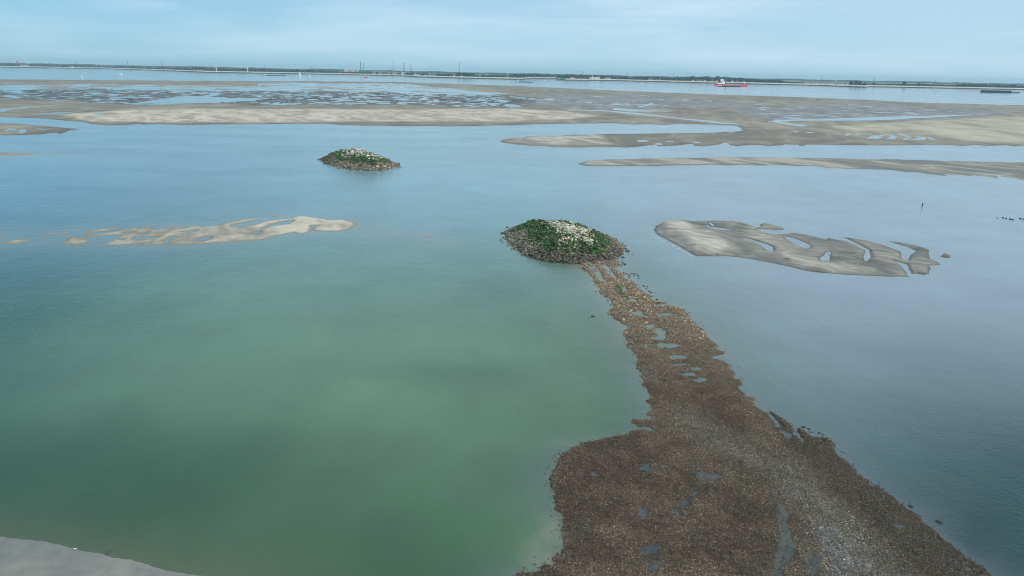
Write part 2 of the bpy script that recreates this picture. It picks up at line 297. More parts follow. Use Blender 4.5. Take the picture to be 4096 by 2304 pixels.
shoal_polys = [A([(-400, 770), (0, 755), (500, 752), (900, 765), (1400, 790), (1100, 800), (700, 800), (300, 830), (-400, 850)]), E([(-200, 300), (100, 282), (500, 262), (900, 235), (1400, 205), (1900, 195), (2400, 140), (2700, 115), (2500, 250), (2200, 390), (1500, 425), (900, 430), (300, 410), (-200, 400)]), Fc([(1320, 190), (1500, 250), (1750, 262), (1950, 285), (2100, 320), (2200, 370), (2100, 360), (1900, 330), (1650, 290), (1400, 260)]), B([(2000, 775), (2300, 765), (2560, 785), (2300, 800), (2050, 795)])]

WB = {k: [W(p) for p in v] for k, v in dict(right=right_bank, righth=right_holes, left=left_bar, lefth=left_holes, upper=upper_bank, thin=thin_bar, flats=flats, beach=near_beach, spit=spit, spith=spit_holes, shoal=shoal_polys).items()}
def multi(x, y, polys, holes=()):
    d = np.full(x.shape, -1e9)
    for p in polys: d = np.maximum(d, sdf(x, y, p))
    for p in holes:
        lo, hi = p.min(0) - 6, p.max(0) + 6
        m = (x > lo[0]) & (x < hi[0]) & (y > lo[1]) & (y < hi[1])
        if m.any(): d[m] = np.minimum(d[m], -sdf(x[m], y[m], p))
    return d

# ---- water: one sheet to the horizon, colour varies with depth, silt and a painted-in sky reflection
az = np.concatenate([np.linspace(-180, -56, 32, endpoint=False), np.linspace(-56, 56, 560), np.linspace(56, 180, 33)[1:]]) * math.pi / 180
rr = np.concatenate([[0.01], np.geomspace(8, 14000, 560)])
AZ, RD = np.meshgrid(az, rr); WX = RD * np.sin(AZ); WY = RD * np.cos(AZ)
x, y = WX.ravel(), WY.ravel(); vis = (np.abs(AZ.ravel()) < 0.98)
sx, sy = proj(x, y); sx = np.where(vis, np.clip(sx, -1500, 5600), -3000); sy = np.where(vis, np.clip(sy, 200, 3500), 3500)
shoal = np.zeros(x.shape); dist = np.hypot(x, y)
near = vis & (dist < 1800)
for key, amp, Dm in (('right', .35, 1.0), ('left', .55, 2.2), ('upper', .4, 2.0), ('thin', .5, 5.0), ('flats', .4, 4), ('spit', 0.75, 1.0), ('shoal', .42, 2.5)):
    d = multi(x[near], y[near], WB[key], WB.get(key + 'h', []))
    fall = Dm * (1 + dist[near] / 200) * (1 + 0.5 * fbm(x[near] * .22, y[near] * .22, 3, 5))
    shoal[near] = np.maximum(shoal[near], amp * np.where(d > 0, 1, np.exp(np.clip(d, -400, 0) / np.maximum(fall, .2))))
def blob(cx, cy, rx, ry): return np.exp(-((sx - cx) / rx) ** 2 - ((sy - cy) / ry) ** 2)
silt = 0.30 + 0.5 * blob(1350, 1250, 900, 330) + 0.25 * blob(1750, 1750, 500, 330) + 0.2 * blob(3200, 1420, 500, 250) - .35 * blob(4200, 2200, 600, 500) - .25 * blob(0, 1150, 700, 220) - .22 * blob(1750, 1490, 500, 60) - .15 * blob(200, 1950, 900, 250) + .25 * blob(2150, 2200, 160, 200)
silt = silt + 0.15 * fbm((x + .3 * y) * .035, (y - .2 * x) * .014, 5, 3) + 0.10 * fbm(x * .12, y * .05, 3, 9)
silt = np.clip(silt, 0, 1)
nA, nR = len(az), len(rr)
jj, ii = np.meshgrid(np.arange(nR - 1), np.arange(nA - 1), indexing='ij'); a0 = (jj * nA + ii).ravel()
FQ = np.stack([a0, a0 + 1, a0 + nA + 1, a0 + nA], -1)[:, ::-1]
deep = np.array([.016, .062, .022]); milky = np.array([.155, .250, .135]); shal = np.array([.27, .25, .19])
rt_ = ss(sx, 2300, 3500)[:, None]
silt = np.clip(silt + .22 * blob(1000, 1560, 700, 170) + .15 * blob(2250, 1650, 250, 250) + .12 * blob(3400, 1750, 350, 260), 0, 1)
dp_ = deep * (1 - rt_) + np.array([.008, .048, .046]) * rt_; mk_ = milky * (1 - rt_) + np.array([.145, .215, .205]) * rt_
colw = dp_ + (mk_ - dp_) * silt[:, None]
wl_, wr_ = ss(sx, 100, 1700)[:, None], ss(sx, 1900, 2900)[:, None]      # far shallow water over the flats, sky reflection put into its colour
sky_refl_w = np.array([[.06, .19, .245]]) * (1 - wl_) + np.array([[.17, .30, .315]]) * wl_
sky_refl_w = sky_refl_w * (1 - wr_) + np.array([[.265, .325, .35]]) * wr_
sky_refl_w = sky_refl_w * (1 + .16 * fbm((x + .5 * y) * .02, y * .012, 5, 15) + .06 * fbm(x * .1, y * .03, 4, 16))[:, None]
lo_ = 640 + 330 * ss(sx, 2200, 3400)
fw_ = (1 - ss((sy + 70 * fbm(x * .012, y * .01, 4, 14) - lo_) / (700 + 250 * ss(sx, 2200, 3400)), 0, 1)) * .95
colw = colw + (sky_refl_w - colw) * fw_[:, None]
shn = ss(sy, 1150, 1700)[:, None]                      # off the stony spit the shallows are mauve grey, off the sand pale
shc = shal * (1 - shn) + np.array([.150, .165, .165]) * shn
colw = colw + (shc - colw) * (shoal * .75)[:, None]
plume = np.clip(blob(2210, 2240, 110, 75) + .8 * blob(2200, 2130, 60, 60) + .5 * blob(2280, 1950, 50, 90) + .4 * blob(2330, 1770, 160, 20), 0, 1) * np.clip(.6 + .8 * fbm(x * .9, y * .9, 4, 77), 0, 1)
colw = colw + (np.array([.26, .25, .16]) - colw) * (plume * .75)[:, None]
foot = multi(x[near], y[near], [W(near_beach[0])]); fb = np.zeros(x.shape); fb[near] = np.exp(np.clip(foot, -60, 0) / 2.2)
colw = colw + (np.array([.13, .125, .07]) - colw) * (fb * .6)[:, None]
m_water = mat('water', rough=0.08, attr='tone', noise=0.12, nscale=0.10, spec=0.5, ior=1.36)
t = m_water.node_tree; b = t.nodes['Principled BSDF']
tcn = t.nodes.new('ShaderNodeTexCoord'); prev = None
for scl, dst in ((3.0, 0.030), (0.5, 0.05)):
    n = t.nodes.new('ShaderNodeTexNoise'); n.inputs['Scale'].default_value = scl; n.inputs['Detail'].default_value = 4; t.links.new(tcn.outputs['Object'], n.inputs['Vector'])
    bp = t.nodes.new('ShaderNodeBump'); bp.inputs['Distance'].default_value = dst; t.links.new(n.outputs[0], bp.inputs['Height'])
    if prev: t.links.new(prev.outputs[0], bp.inputs['Normal'])
    prev = bp
t.links.new(prev.outputs[0], b.inputs['Normal'])
mpw = t.nodes.new('ShaderNodeMapping'); mpw.inputs['Scale'].default_value = (.02, .05, 1); mpw.inputs['Rotation'].default_value = (0, 0, .35)
nw = t.nodes.new('ShaderNodeTexNoise'); nw.inputs['Scale'].default_value = 1.0; nw.inputs['Detail'].default_value = 5
rw = t.nodes.new('ShaderNodeMapRange'); rw.inputs[1].default_value = .35; rw.inputs[2].default_value = .65; rw.inputs[3].default_value = .04; rw.inputs[4].default_value = .17
t.links.new(tcn.outputs['Object'], mpw.inputs[0]); t.links.new(mpw.outputs[0], nw.inputs['Vector']); t.links.new(nw.outputs[0], rw.inputs[0]); t.links.new(rw.outputs[0], b.inputs['Roughness'])
np_mesh('water', np.stack([x, y, np.zeros_like(x)], -1), FQ, m_water, col=colw)['kind'] = 'structure'
# seabed under it all
sb = MB(); sb.add([(14000 * math.cos(a), 14000 * math.sin(a), -2.5) for a in [i * math.pi / 24 for i in range(48)]], [tuple(range(48))])
tag(sb.build('ground', mat('seabed', (0.2, 0.17, 0.12), 0.9)), kind='structure')

# ---- banks: patches tessellated more finely where they show larger
m_sand = mat('sand', rough=0.85, attr='tone', noise=0.10, nscale=0.6, bump=0.02, bscale=1.2, wet='wet', spec=0.5)
def patch(name, key, hk, step, height, slope, colour, margin=1.2, edge=0.0, escale=1.0, rise=None, pad=(60, 30), material=None):
    """colour(x, y, sx, sy, d) -> rgb, wet ; height saturates over 'slope' metres from the waterline"""
    pts = np.concatenate([np.array(p) for p in key])
    x0, y0 = pts.min(0) - pad; x1, y1 = pts.max(0) + pad
    y0 = max(y0, 300)
    gx = np.arange(x0, x1, step[0]); gy = np.arange(y0, y1, step[1])
    GX, GY = np.meshgrid(gx, gy)
    GY = np.maximum(GY, hor(GX) + 12)
    g = gnd(GX, GY); X, Y = g[..., 0].ravel(), g[..., 1].ravel(); SX, SY = GX.ravel(), GY.ravel()
    d = multi(X, Y, [W(p) for p in key], [W(p) for p in hk])
    dd = np.hypot(X, Y)
    if edge: d = d + edge * fbm(X / escale, Y / escale, 4, 21)
    Z = np.where(d > 0, height * (1 - np.exp(-d / slope)), np.maximum(d * .15 - .01, -.8))
    if rise is not None: Z = rise(X, Y, SX, SY, d, Z)
    rgb, wt = colour(X, Y, SX, SY, d)
    n1 = len(gx); keep = (Z > -0.12 * margin)
    j, i = np.meshgrid(np.arange(len(gy) - 1), np.arange(n1 - 1), indexing='ij'); a = (j * n1 + i).ravel()
    q = np.stack([a, a + n1, a + n1 + 1, a + 1], -1)
    q = q[keep[q].any(1)]
    u, inv = np.unique(q.ravel(), return_inverse=True)
    o = np_mesh(name, np.stack([X[u], Y[u], Z[u]], -1), inv.reshape(-1, 4), material or m_sand, col=rgb[u], wet=wt[u])
    o['kind'] = 'structure'
    return X, Y, Z, SX, SY, d
def mixc(a, b, t): return np.asarray(a) * (1 - t)[:, None] + np.asarray(b) * t[:, None]
DRY, WET, MUD, PALE = (.36, .305, .23), (.145, .13, .10), (.13, .125, .115), (.50, .43, .33)

def ridge(X, Y, sc_, seed, rot=.45):
    u = (X * math.cos(rot) + Y * math.sin(rot)) / sc_; v = (-X * math.sin(rot) + Y * math.cos(rot)) / (sc_ * 2.6)
    return 1 - 2 * np.abs(fbm(u, v, 3, seed)) ** .6
def col_right(X, Y, SX, SY, d):
    n = fbm(X * .25, Y * .12, 4, 31)
    crest = np.clip(1 - np.abs(sdf(SX, SY, G([(350, 150), (420, 160), (560, 220), (700, 300), (640, 340), (520, 300), (420, 230), (330, 180)])) - 0) / 60, 0, 1)
    ins = ss(sdf(SX, SY, G([(300, 150), (420, 145), (600, 210), (760, 320), (700, 350), (540, 320), (440, 240), (330, 190)])), -25, 15)
    low = ss(sdf(SX, SY, G([(1220, 390), (1300, 400), (1500, 460), (1900, 500), (1600, 500), (1300, 455)])), -20, 10)
    rp = np.sin((SX * .8 - SY * 1.3) / 46 + 1.3 * fbm(X * .1, Y * .1, 2, 8))
    dry = np.clip(.22 + .3 * n + .8 * ins + .5 * low + .16 * rp, 0, 1) * ss(d, 0.0, .7)
    return mixc(WET, PALE, dry) * ((.6 + .4 * ss(d, 0, .25)) * (1 + .30 * ridge(X, Y, 1.5, 85, .9)))[:, None], np.clip(.6 - dry, 0, 1)
def rise_right(X, Y, SX, SY, d, Z):
    ins = ss(sdf(SX, SY, G([(300, 150), (420, 145), (640, 200), (800, 320), (700, 350), (540, 330), (440, 245), (330, 195)])), -30, 10)
    rp = np.sin((SX * .8 - SY * 1.3) / 46 + 1.3 * fbm(X * .1, Y * .1, 2, 8))
    return Z + np.where(d > .3, .45 * ins + .05 * rp + .02, 0)
patch('sandbank', right_bank, right_holes, (3.0, 1.5), .22, 1.2, col_right, edge=.12, escale=2.5, rise=rise_right)
def col_left(X, Y, SX, SY, d):
    n = fbm(X * .2, Y * .15, 4, 33)
    crest = ss(SX, 700, 1350)
    dry = np.clip(.45 + .5 * n + .5 * crest + .3 * fbm((X + Y * .3) * .8, Y * .3, 3, 12), 0, 1) * ss(d, 0, .9)
    return mixc((.25, .215, .15), (.62, .52, .385), dry), np.clip(.6 - dry, 0, 1)
patch('sandbank', left_bar, left_holes, (3.5, .9), .2, 1.2, col_left, edge=.15, escale=3, rise=lambda X, Y, SX, SY, d, Z: Z + np.where(d > .3, .05 * fbm(X * .3, Y * .3, 3, 2), 0))
def col_upper(X, Y, SX, SY, d):
    n = fbm(X * .05 + Y * .01, Y * .04, 4, 35)
    dry = np.clip(.75 - ss(SX, 2700, 3900) * .55 + .3 * n + .7 * ridge(X, Y, 9, 81), 0, 1) * ss(d, .0, 2.5)
    return mixc((.15, .135, .10), (.46, .39, .285), dry), np.clip(.8 - dry, 0, 1)
def rise_upper(X, Y, SX, SY, d, Z):
    s = fbm((X + Y * .55) * .08, (Y - X * .3) * .035, 4, 36)
    return np.where(d > 0, Z + .12 * s - .10 * ss(SX, 3100, 4200), Z)
patch('sandbank', upper_bank, [], (4, .8), .22, 2.5, col_upper, edge=.8, escale=6, rise=rise_upper)
patch('sandbank', thin_bar, [], (4, .8), .15, 2.5, lambda X, Y, SX, SY, d: (mixc((.26, .22, .15), (.46, .38, .27), np.clip(.5 + .6 * fbm(X * .1, Y * .1, 3, 4), 0, 1)), np.full(len(X), .3)), edge=1.0, escale=6, rise=lambda X, Y, SX, SY, d, Z: np.where(d > 0, Z + .14 * fbm((X - Y * .4) * .07, Y * .06, 3, 6) - .04, Z))
# the wide tidal flat beyond: zones of pale sand, mud, streaks of standing water
def zone(SX, SY, poly, soft): return ss(sdf(SX * .25, SY, [(a * .25, b) for a, b in poly]), -soft, soft)   # x squeezed: zones are long and low
ponds = [A([(1350, 282), (1500, 262), (1750, 225), (2050, 215), (2300, 235), (2576, 232), (2576, 262), (2250, 268), (2050, 282), (1700, 292)]), D([(0, 345), (60, 325), (400, 318), (700, 310), (1300, 290), (1700, 280), (2100, 274), (1700, 298), (1150, 328), (800, 333), (300, 333), (130, 345), (420, 385), (460, 380), (330, 395), (60, 350)]),
    A([(-300, 425), (0, 423), (350, 432), (560, 450), (780, 470), (1000, 500), (900, 505), (600, 520), (450, 510), (200, 490), (-300, 480)]), A([(-300, 365), (0, 345), (250, 325), (400, 328), (100, 350), (0, 380), (-300, 395)]), A([(310, 400), (400, 385), (700, 372), (860, 360), (700, 380), (520, 395)]), A([(920, 400), (1030, 378), (1060, 388), (960, 402)]),
    Cc([(550, 345), (900, 352), (1100, 368), (1400, 395), (1700, 435), (2000, 460), (2300, 495), (2100, 492), (1800, 455), (1500, 420), (1200, 392), (900, 362), (600, 352)]), Cc([(1270, 318), (1340, 300), (1400, 280), (1440, 290), (1370, 308), (1300, 322)]), Cc([(1050, 330), (1200, 345), (1500, 362), (1650, 368), (1200, 368), (1000, 348)]), D([(960, 515), (1020, 505), (1060, 490), (1010, 468), (1100, 482), (1190, 475), (1130, 518), (1050, 515)]), D([(1180, 520), (1220, 500), (1260, 485), (1200, 468), (1290, 490), (1280, 520)]), D([(1340, 530), (1380, 510), (1430, 512), (1290, 465), (1330, 460), (1450, 505), (1430, 520)]), D([(1440, 525), (1520, 495), (1500, 515), (1570, 500), (1600, 530)]), D([(1610, 490), (1630, 492), (1665, 525), (1640, 522)]), D([(760, 492), (800, 462), (830, 465), (820, 480)]), D([(890, 462), (940, 485), (915, 488)]), D(el(680, 470, 30, 9)), D(el(580, 456, 24, 8)), D(el(280, 447, 24, 6)), D(el(420, 450, 30, 6)),
    Cc(el(1320, 662, 45, 7)), Cc(el(1570, 667, 40, 6)), Cc(el(1860, 680, 45, 7)), Cc(el(1470, 695, 35, 8)), Cc(el(2150, 690, 25, 6)), A([(30, 570), (60, 545), (180, 530), (120, 545), (80, 570)]), A([(200, 545), (240, 548), (230, 592), (205, 590), (215, 565)]), A(el(140, 552, 30, 6)), A(el(450, 552, 35, 8)), A(el(400, 540, 40, 4))]
def zone_values(SX, SY):
    z = {}
    z['pale'] = zone(SX, SY, A([(600, 400), (1300, 355), (2000, 345), (2576, 345)]) + B([(1500, 350), (2576, 342)]) + Cc([(500, 365), (850, 415), (600, 445), (0, 470)]) + B([(1200, 470), (0, 480)]) + A([(1500, 480), (900, 470)]), 5)
    z['streak'] = zone(SX, SY, A([(-500, 150), (0, 148), (1000, 140), (1600, 152), (2576, 155)]) + B([(1000, 175), (2000, 190), (2576, 205)]) + Cc([(400, 255), (200, 290), (0, 330)]) + B([(2300, 325), (1500, 300), (700, 295), (0, 310)]) + A([(2200, 285), (1300, 300), (700, 262), (0, 240), (-500, 240)]), 4)
    z['film'] = zone(SX, SY, A([(-500, 105), (0, 105), (1000, 90), (2576, 110)]) + B([(0, 75), (1500, 85), (1900, 130), (2576, 190), (2300, 200), (1000, 170), (0, 160)]) + A([(1500, 150), (1000, 135), (0, 145), (-500, 145)]), 4)
    z['mauve'] = zone(SX, SY, Cc([(400, 180), (800, 200), (1200, 190), (2576, 300), (2576, 340), (1700, 330), (1100, 350), (600, 330), (200, 300)]) + [], 8)
    z['mauve2'] = zone(SX, SY, D([(0, 190), (900, 150), (2400, 230), (2576, 250), (1800, 320), (1000, 340), (0, 320), (-400, 240)]), 8)
    z['spale'] = zone(SX, SY, D([(600, 400), (1300, 345), (2100, 310), (2576, 300), (3400, 300), (3400, 560), (2000, 540), (1700, 480), (1400, 440), (900, 440)]), 6)
    z['b1'] = zone(SX, SY, Cc([(-80, 660), (300, 620), (900, 610), (1000, 700), (300, 710), (0, 690)]), 5)
    return z
def col_flats(X, Y, SX, SY, d):
    z = zone_values(SX, SY)
    n = fbm(X * .020, Y * .012, 4, 41); n2 = fbm(X * .09, Y * .03, 4, 42)
    dry = np.clip(.30 + .30 * n + .25 * n2, 0, 1)
    rg = ridge(X, Y, 7, 82); rg2 = ridge(X, Y, 14, 83, -.3)
    c = mixc((.20, .165, .115), (.42, .345, .24), np.clip(dry + .35 * rg2, 0, 1))
    c = c * (1 - z['pale'][:, None]) + mixc((.38, .31, .22), (.68, .56, .41), np.clip(.5 + .3 * fbm(X * .12 + Y * .05, Y * .04, 3, 43) + .6 * rg, 0, 1)) * z['pale'][:, None]
    c = c * (1 - z['spale'][:, None]) + mixc((.33, .28, .19), (.56, .47, .33), np.clip(.5 + .3 * n + .3 * n2 + .35 * rg2, 0, 1)) * z['spale'][:, None]
    c = c * (1 - z['b1'][:, None]) + mixc((.27, .23, .175), (.56, .465, .36), np.clip(.55 + .2 * n2 + .6 * rg, 0, 1)) * z['b1'][:, None]
    mv = np.maximum(z['mauve'], z['mauve2']) * .85
    c = c * (1 - mv[:, None]) + mixc((.16, .145, .135), (.31, .27, .22), np.clip(.4 + .4 * n2 + .4 * rg2, 0, 1)) * mv[:, None]
    st = z['streak'] * .85
    c = c * (1 - st[:, None]) + mixc((.05, .048, .052), (.20, .17, .125), np.clip(.35 + .6 * n2 + .4 * rg, 0, 1)) * st[:, None]
    wt = np.clip(.25 + .5 * mv + .3 * z['film'] - .6 * z['pale'] - .4 * z['spale'] - .3 * z['b1'], 0, 1)
    fl = z['film'] * .6; c = c * (1 - fl[:, None]) + np.array([.33, .31, .26]) * fl[:, None]
    e = ss(d, 0, 6); c = c * (.72 + .28 * e)[:, None]
    return c, wt
def rise_flats(X, Y, SX, SY, d, Z):
    z = zone_values(SX, SY)
    n = fbm(X * .045 + Y * .01, Y * .018, 5, 51) * (1 - .75 * z['streak'] - .4 * z['mauve2']) + (.45 * z['streak'] + .3 * z['mauve2']) * fbm(X * .16 + Y * .05, Y * .11, 4, 53)
    s = .6 * fbm((X + .35 * Y) * .11, (Y - .2 * X) * .085, 4, 52) + .5 * ridge(X, Y, 10, 84, .25)
    h = .15 + .11 * n + .07 * s
    h = h - z['streak'] * (.13 - .20 * s) - z['film'] * (.20 - .05 * n) - z['mauve'] * (.075 - .08 * s) - z['mauve2'] * (.075 - .09 * s)
    h = h + z['pale'] * .18 + z['spale'] * .16 + z['b1'] * .1
    h = np.where(d > 0, np.minimum(h, Z + .02 + 0 * h + .02), Z)
    pd = multi(X, Y, [], [W(p) for p in ponds])          # big for land, negative inside a pond
    pd = -np.full(X.shape, 1e9) if False else pd
    dp = np.full(X.shape, 1e9)
    for p in ponds:
        wp = W(p); lo, hi = wp.min(0) - 25, wp.max(0) + 25
        m = (X > lo[0]) & (X < hi[0]) & (Y > lo[1]) & (Y < hi[1])
        if m.any(): dp[m] = np.minimum(dp[m], -sdf(X[m], Y[m], wp) + 1.5 * fbm(X[m] * .2, Y[m] * .1, 3, 71))
    h = np.where(dp < 12, np.minimum(h, dp * .02), h)
    return h
patch('tidal_flat', flats, [], (3.2, .75), .42, 4, col_flats, edge=1.2, escale=9, rise=rise_flats, pad=(60, 8))
# corner of the near beach, wet
m_beach = mat('wet_sand', rough=0.6, attr='tone', noise=0.12, nscale=1.2, bump=0.03, bscale=3, wet='wet')
patch('beach', near_beach, [], (10, 6), .5, 5, lambda X, Y, SX, SY, d: (mixc((.20, .185, .155), (.35, .30, .225), np.clip(.4 + .5 * fbm(X * .4, Y * .5, 4, 3), 0, 1)), np.clip(.9 - d * .12, .3, 1)), edge=.12, escale=1.5, material=m_beach)

# ---- the shell and stone spit
spit_w = [W(p) for p in spit]; spith_w = [W(p) for p in spit_holes]
def spit_tone(X, Y, SX, SY, d, rng=None):
    n = fbm(X * .5, Y * .5, 4, 61)
    crest = ss(sdf(SX, SY, J([(1500, 0), (1750, 100), (2000, 260), (2100, 350)]) + K([(300, 560), (480, 700), (700, 900), (850, 1050), (1100, 1300), (1300, 1500), (1300, 1900), (500, 1900), (520, 1300), (420, 1000), (250, 850), (120, 700)]) + J([(2000, 480), (1700, 300), (1450, 120)])), -50, 60)
    rim = ss(sdf(SX, SY, K([(130, 180), (600, 390), (960, 750), (1300, 990), (1900, 1450), (2400, 1950), (1700, 1950), (1300, 1450), (950, 1100), (700, 850), (500, 650), (380, 480), (200, 330)])), -25, 25)
    mud = ss(sdf(SX, SY, K([(215, 910), (270, 920), (300, 990), (290, 1080), (330, 1180), (350, 1260), (320, 1350), (260, 1450), (240, 1900), (60, 1900), (150, 1450), (190, 1330), (225, 1200), (215, 1080), (205, 1000)])) + 8 * fbm(X * 2, Y * 2, 3, 62), -8, 8)
    mud2 = ss(sdf(SX, SY, K(el(480, 1400, 60, 90))) + 6 * fbm(X * 2, Y * 2, 3, 63), -8, 8)
    mud = np.maximum(mud, mud2)
    white = ss(sdf(SX, SY, K([(470, 1060), (640, 1090), (780, 1200), (900, 1330), (1000, 1450), (1100, 1900), (800, 1900), (640, 1450), (560, 1280)])), -30, 30) + .6 * ss(sdf(SX, SY, K(el(310, 820, 120, 60))), -20, 20)
    green = ss(sdf(SX, SY, H([(640, 400), (740, 430), (760, 520), (840, 580), (930, 680), (830, 640), (760, 560), (680, 520)])) + 8 * fbm(X, Y, 2, 64), -10, 10)
    c = mixc((.115, .078, .048), (.19, .14, .09), np.clip(.5 + 1.0 * n, 0, 1))
    c = mixc(c, (.235, .208, .16), crest * .65)
    c = mixc(c, (.32, .33, .33), np.clip(white * (.6 + .8 * fbm(X * 1.2, Y * 1.2, 3, 95)), 0, 1) * .38)
    c = mixc(c, (.10, .078, .05), rim * .8)
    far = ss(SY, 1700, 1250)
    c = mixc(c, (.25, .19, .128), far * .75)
    c = mixc(c, (.05, .095, .025), green * .8)
    return c, mud
POOLS = [W(p) for p in spit_holes[19:-1]]
def pool_d(X, Y): return multi(X, Y, POOLS) + .38 * fbm(X * 1.6, Y * 1.6, 5, 91)
def col_spit(X, Y, SX, SY, d):
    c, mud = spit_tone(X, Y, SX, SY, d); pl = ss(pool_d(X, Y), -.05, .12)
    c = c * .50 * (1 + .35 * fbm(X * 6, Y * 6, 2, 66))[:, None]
    c = mixc(c, (.078, .078, .062), mud)
    c = mixc(c, (.075, .075, .07), pl)
    wt = np.maximum(np.maximum(mud * .5, .15 * ss(-d, -.5, 0)), pl * 1.0)
    return c, wt
def rise_spit(X, Y, SX, SY, d, Z):
    pl = ss(pool_d(X, Y), -.05, .12)
    return np.where(d > 0, (1 - .15 * pl) * Z * (1 + .5 * fbm(X * .7, Y * .7, 3, 67)) + .035 * (1 - pl) * fbm(X * 4, Y * 4, 2, 68) + .01, Z)
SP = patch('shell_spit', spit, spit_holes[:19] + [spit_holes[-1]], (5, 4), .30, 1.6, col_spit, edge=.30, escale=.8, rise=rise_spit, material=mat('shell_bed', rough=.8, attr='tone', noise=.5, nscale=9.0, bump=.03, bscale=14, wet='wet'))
bpy.data.objects['shell_spit'].name = 'gravel_spit'

m_stone = mat('stone', rough=.75, attr='tone', noise=.25, nscale=6.0, bump=.01, bscale=12)
def scatter(n, smin, smax, base, zbias, name, kind, reject=None, seed=3):
    rng = np.random.default_rng(seed)
    lo, hi = spit_w[0].min(0), spit_w[0].max(0)
    vx, vy = rng.uniform(lo[0], hi[0], n), rng.uniform(max(lo[1], 26), hi[1], n)
    px_, py_ = proj(vx, vy)
    k = (px_ > 1750) & (px_ < 4400) & (py_ < 2480)
    vx, vy, px_, py_ = vx[k], vy[k], px_[k], py_[k]
    d = multi(vx, vy, spit_w, spith_w[:19] + [spith_w[-1]]) + .30 * fbm(vx / .8, vy / .8, 5, 21)
    # stragglers a little beyond the edge and in the pools
    keep = rng.random(len(vx)) < np.where(d > .02, 1, np.exp(np.clip(d, -9, 0) / .16) * .35)
    keep &= rng.random(len(vx)) > ss(pool_d(vx, vy), -.12, .05) * .96
    c, mud = spit_tone(vx, vy, px_, py_, d)
    keep &= rng.random(len(vx)) > mud * .95
    if reject is not None: keep &= reject(vx, vy, px_, py_, d, rng)
    vx, vy, px_, py_, d, c = vx[keep], vy[keep], px_[keep], py_[keep], d[keep], c[keep]
    Z = np.where(d > 0, .30 * (1 - np.exp(-d / 1.6)) * (1 + .5 * fbm(vx * .7, vy * .7, 3, 67)) + .035 * fbm(vx * 4, vy * 4, 2, 68) + .01, -.01)
    r = rng.uniform(smin, smax, len(vx)) * rng.uniform(.8, 1.25, len(vx))
    V, Fa, kk = lumps(base, np.stack([vx, vy, Z + r * zbias], -1), r, rng=rng, jit=.3)
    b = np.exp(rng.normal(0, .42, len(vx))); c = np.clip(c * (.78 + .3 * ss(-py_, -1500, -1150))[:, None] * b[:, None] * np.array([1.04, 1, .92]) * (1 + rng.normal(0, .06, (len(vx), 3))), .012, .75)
    return V, Fa, np.repeat(c, kk, 0)
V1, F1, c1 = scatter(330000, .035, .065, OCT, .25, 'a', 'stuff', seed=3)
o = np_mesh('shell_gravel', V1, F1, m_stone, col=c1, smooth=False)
tag(o, 'brown bed of shells and pebbles covering the long spit in the foreground', 'shell bed', kind='stuff')
far_only = lambda X, Y, SX, SY, d, rng: rng.random(len(X)) < ss(SY, 1560, 1120)
V1, F1, c1 = scatter(30000, .07, .15, ICO0, .2, 'b', 'stuff', reject=far_only, seed=5)
o = np_mesh('riprap', V1, F1, m_stone, col=c1, smooth=False)
tag(o, 'loose brown rubble stones heaped on the narrow neck between spit and larger rock islet', 'rubble', kind='stuff')
print('spit', len(V1))

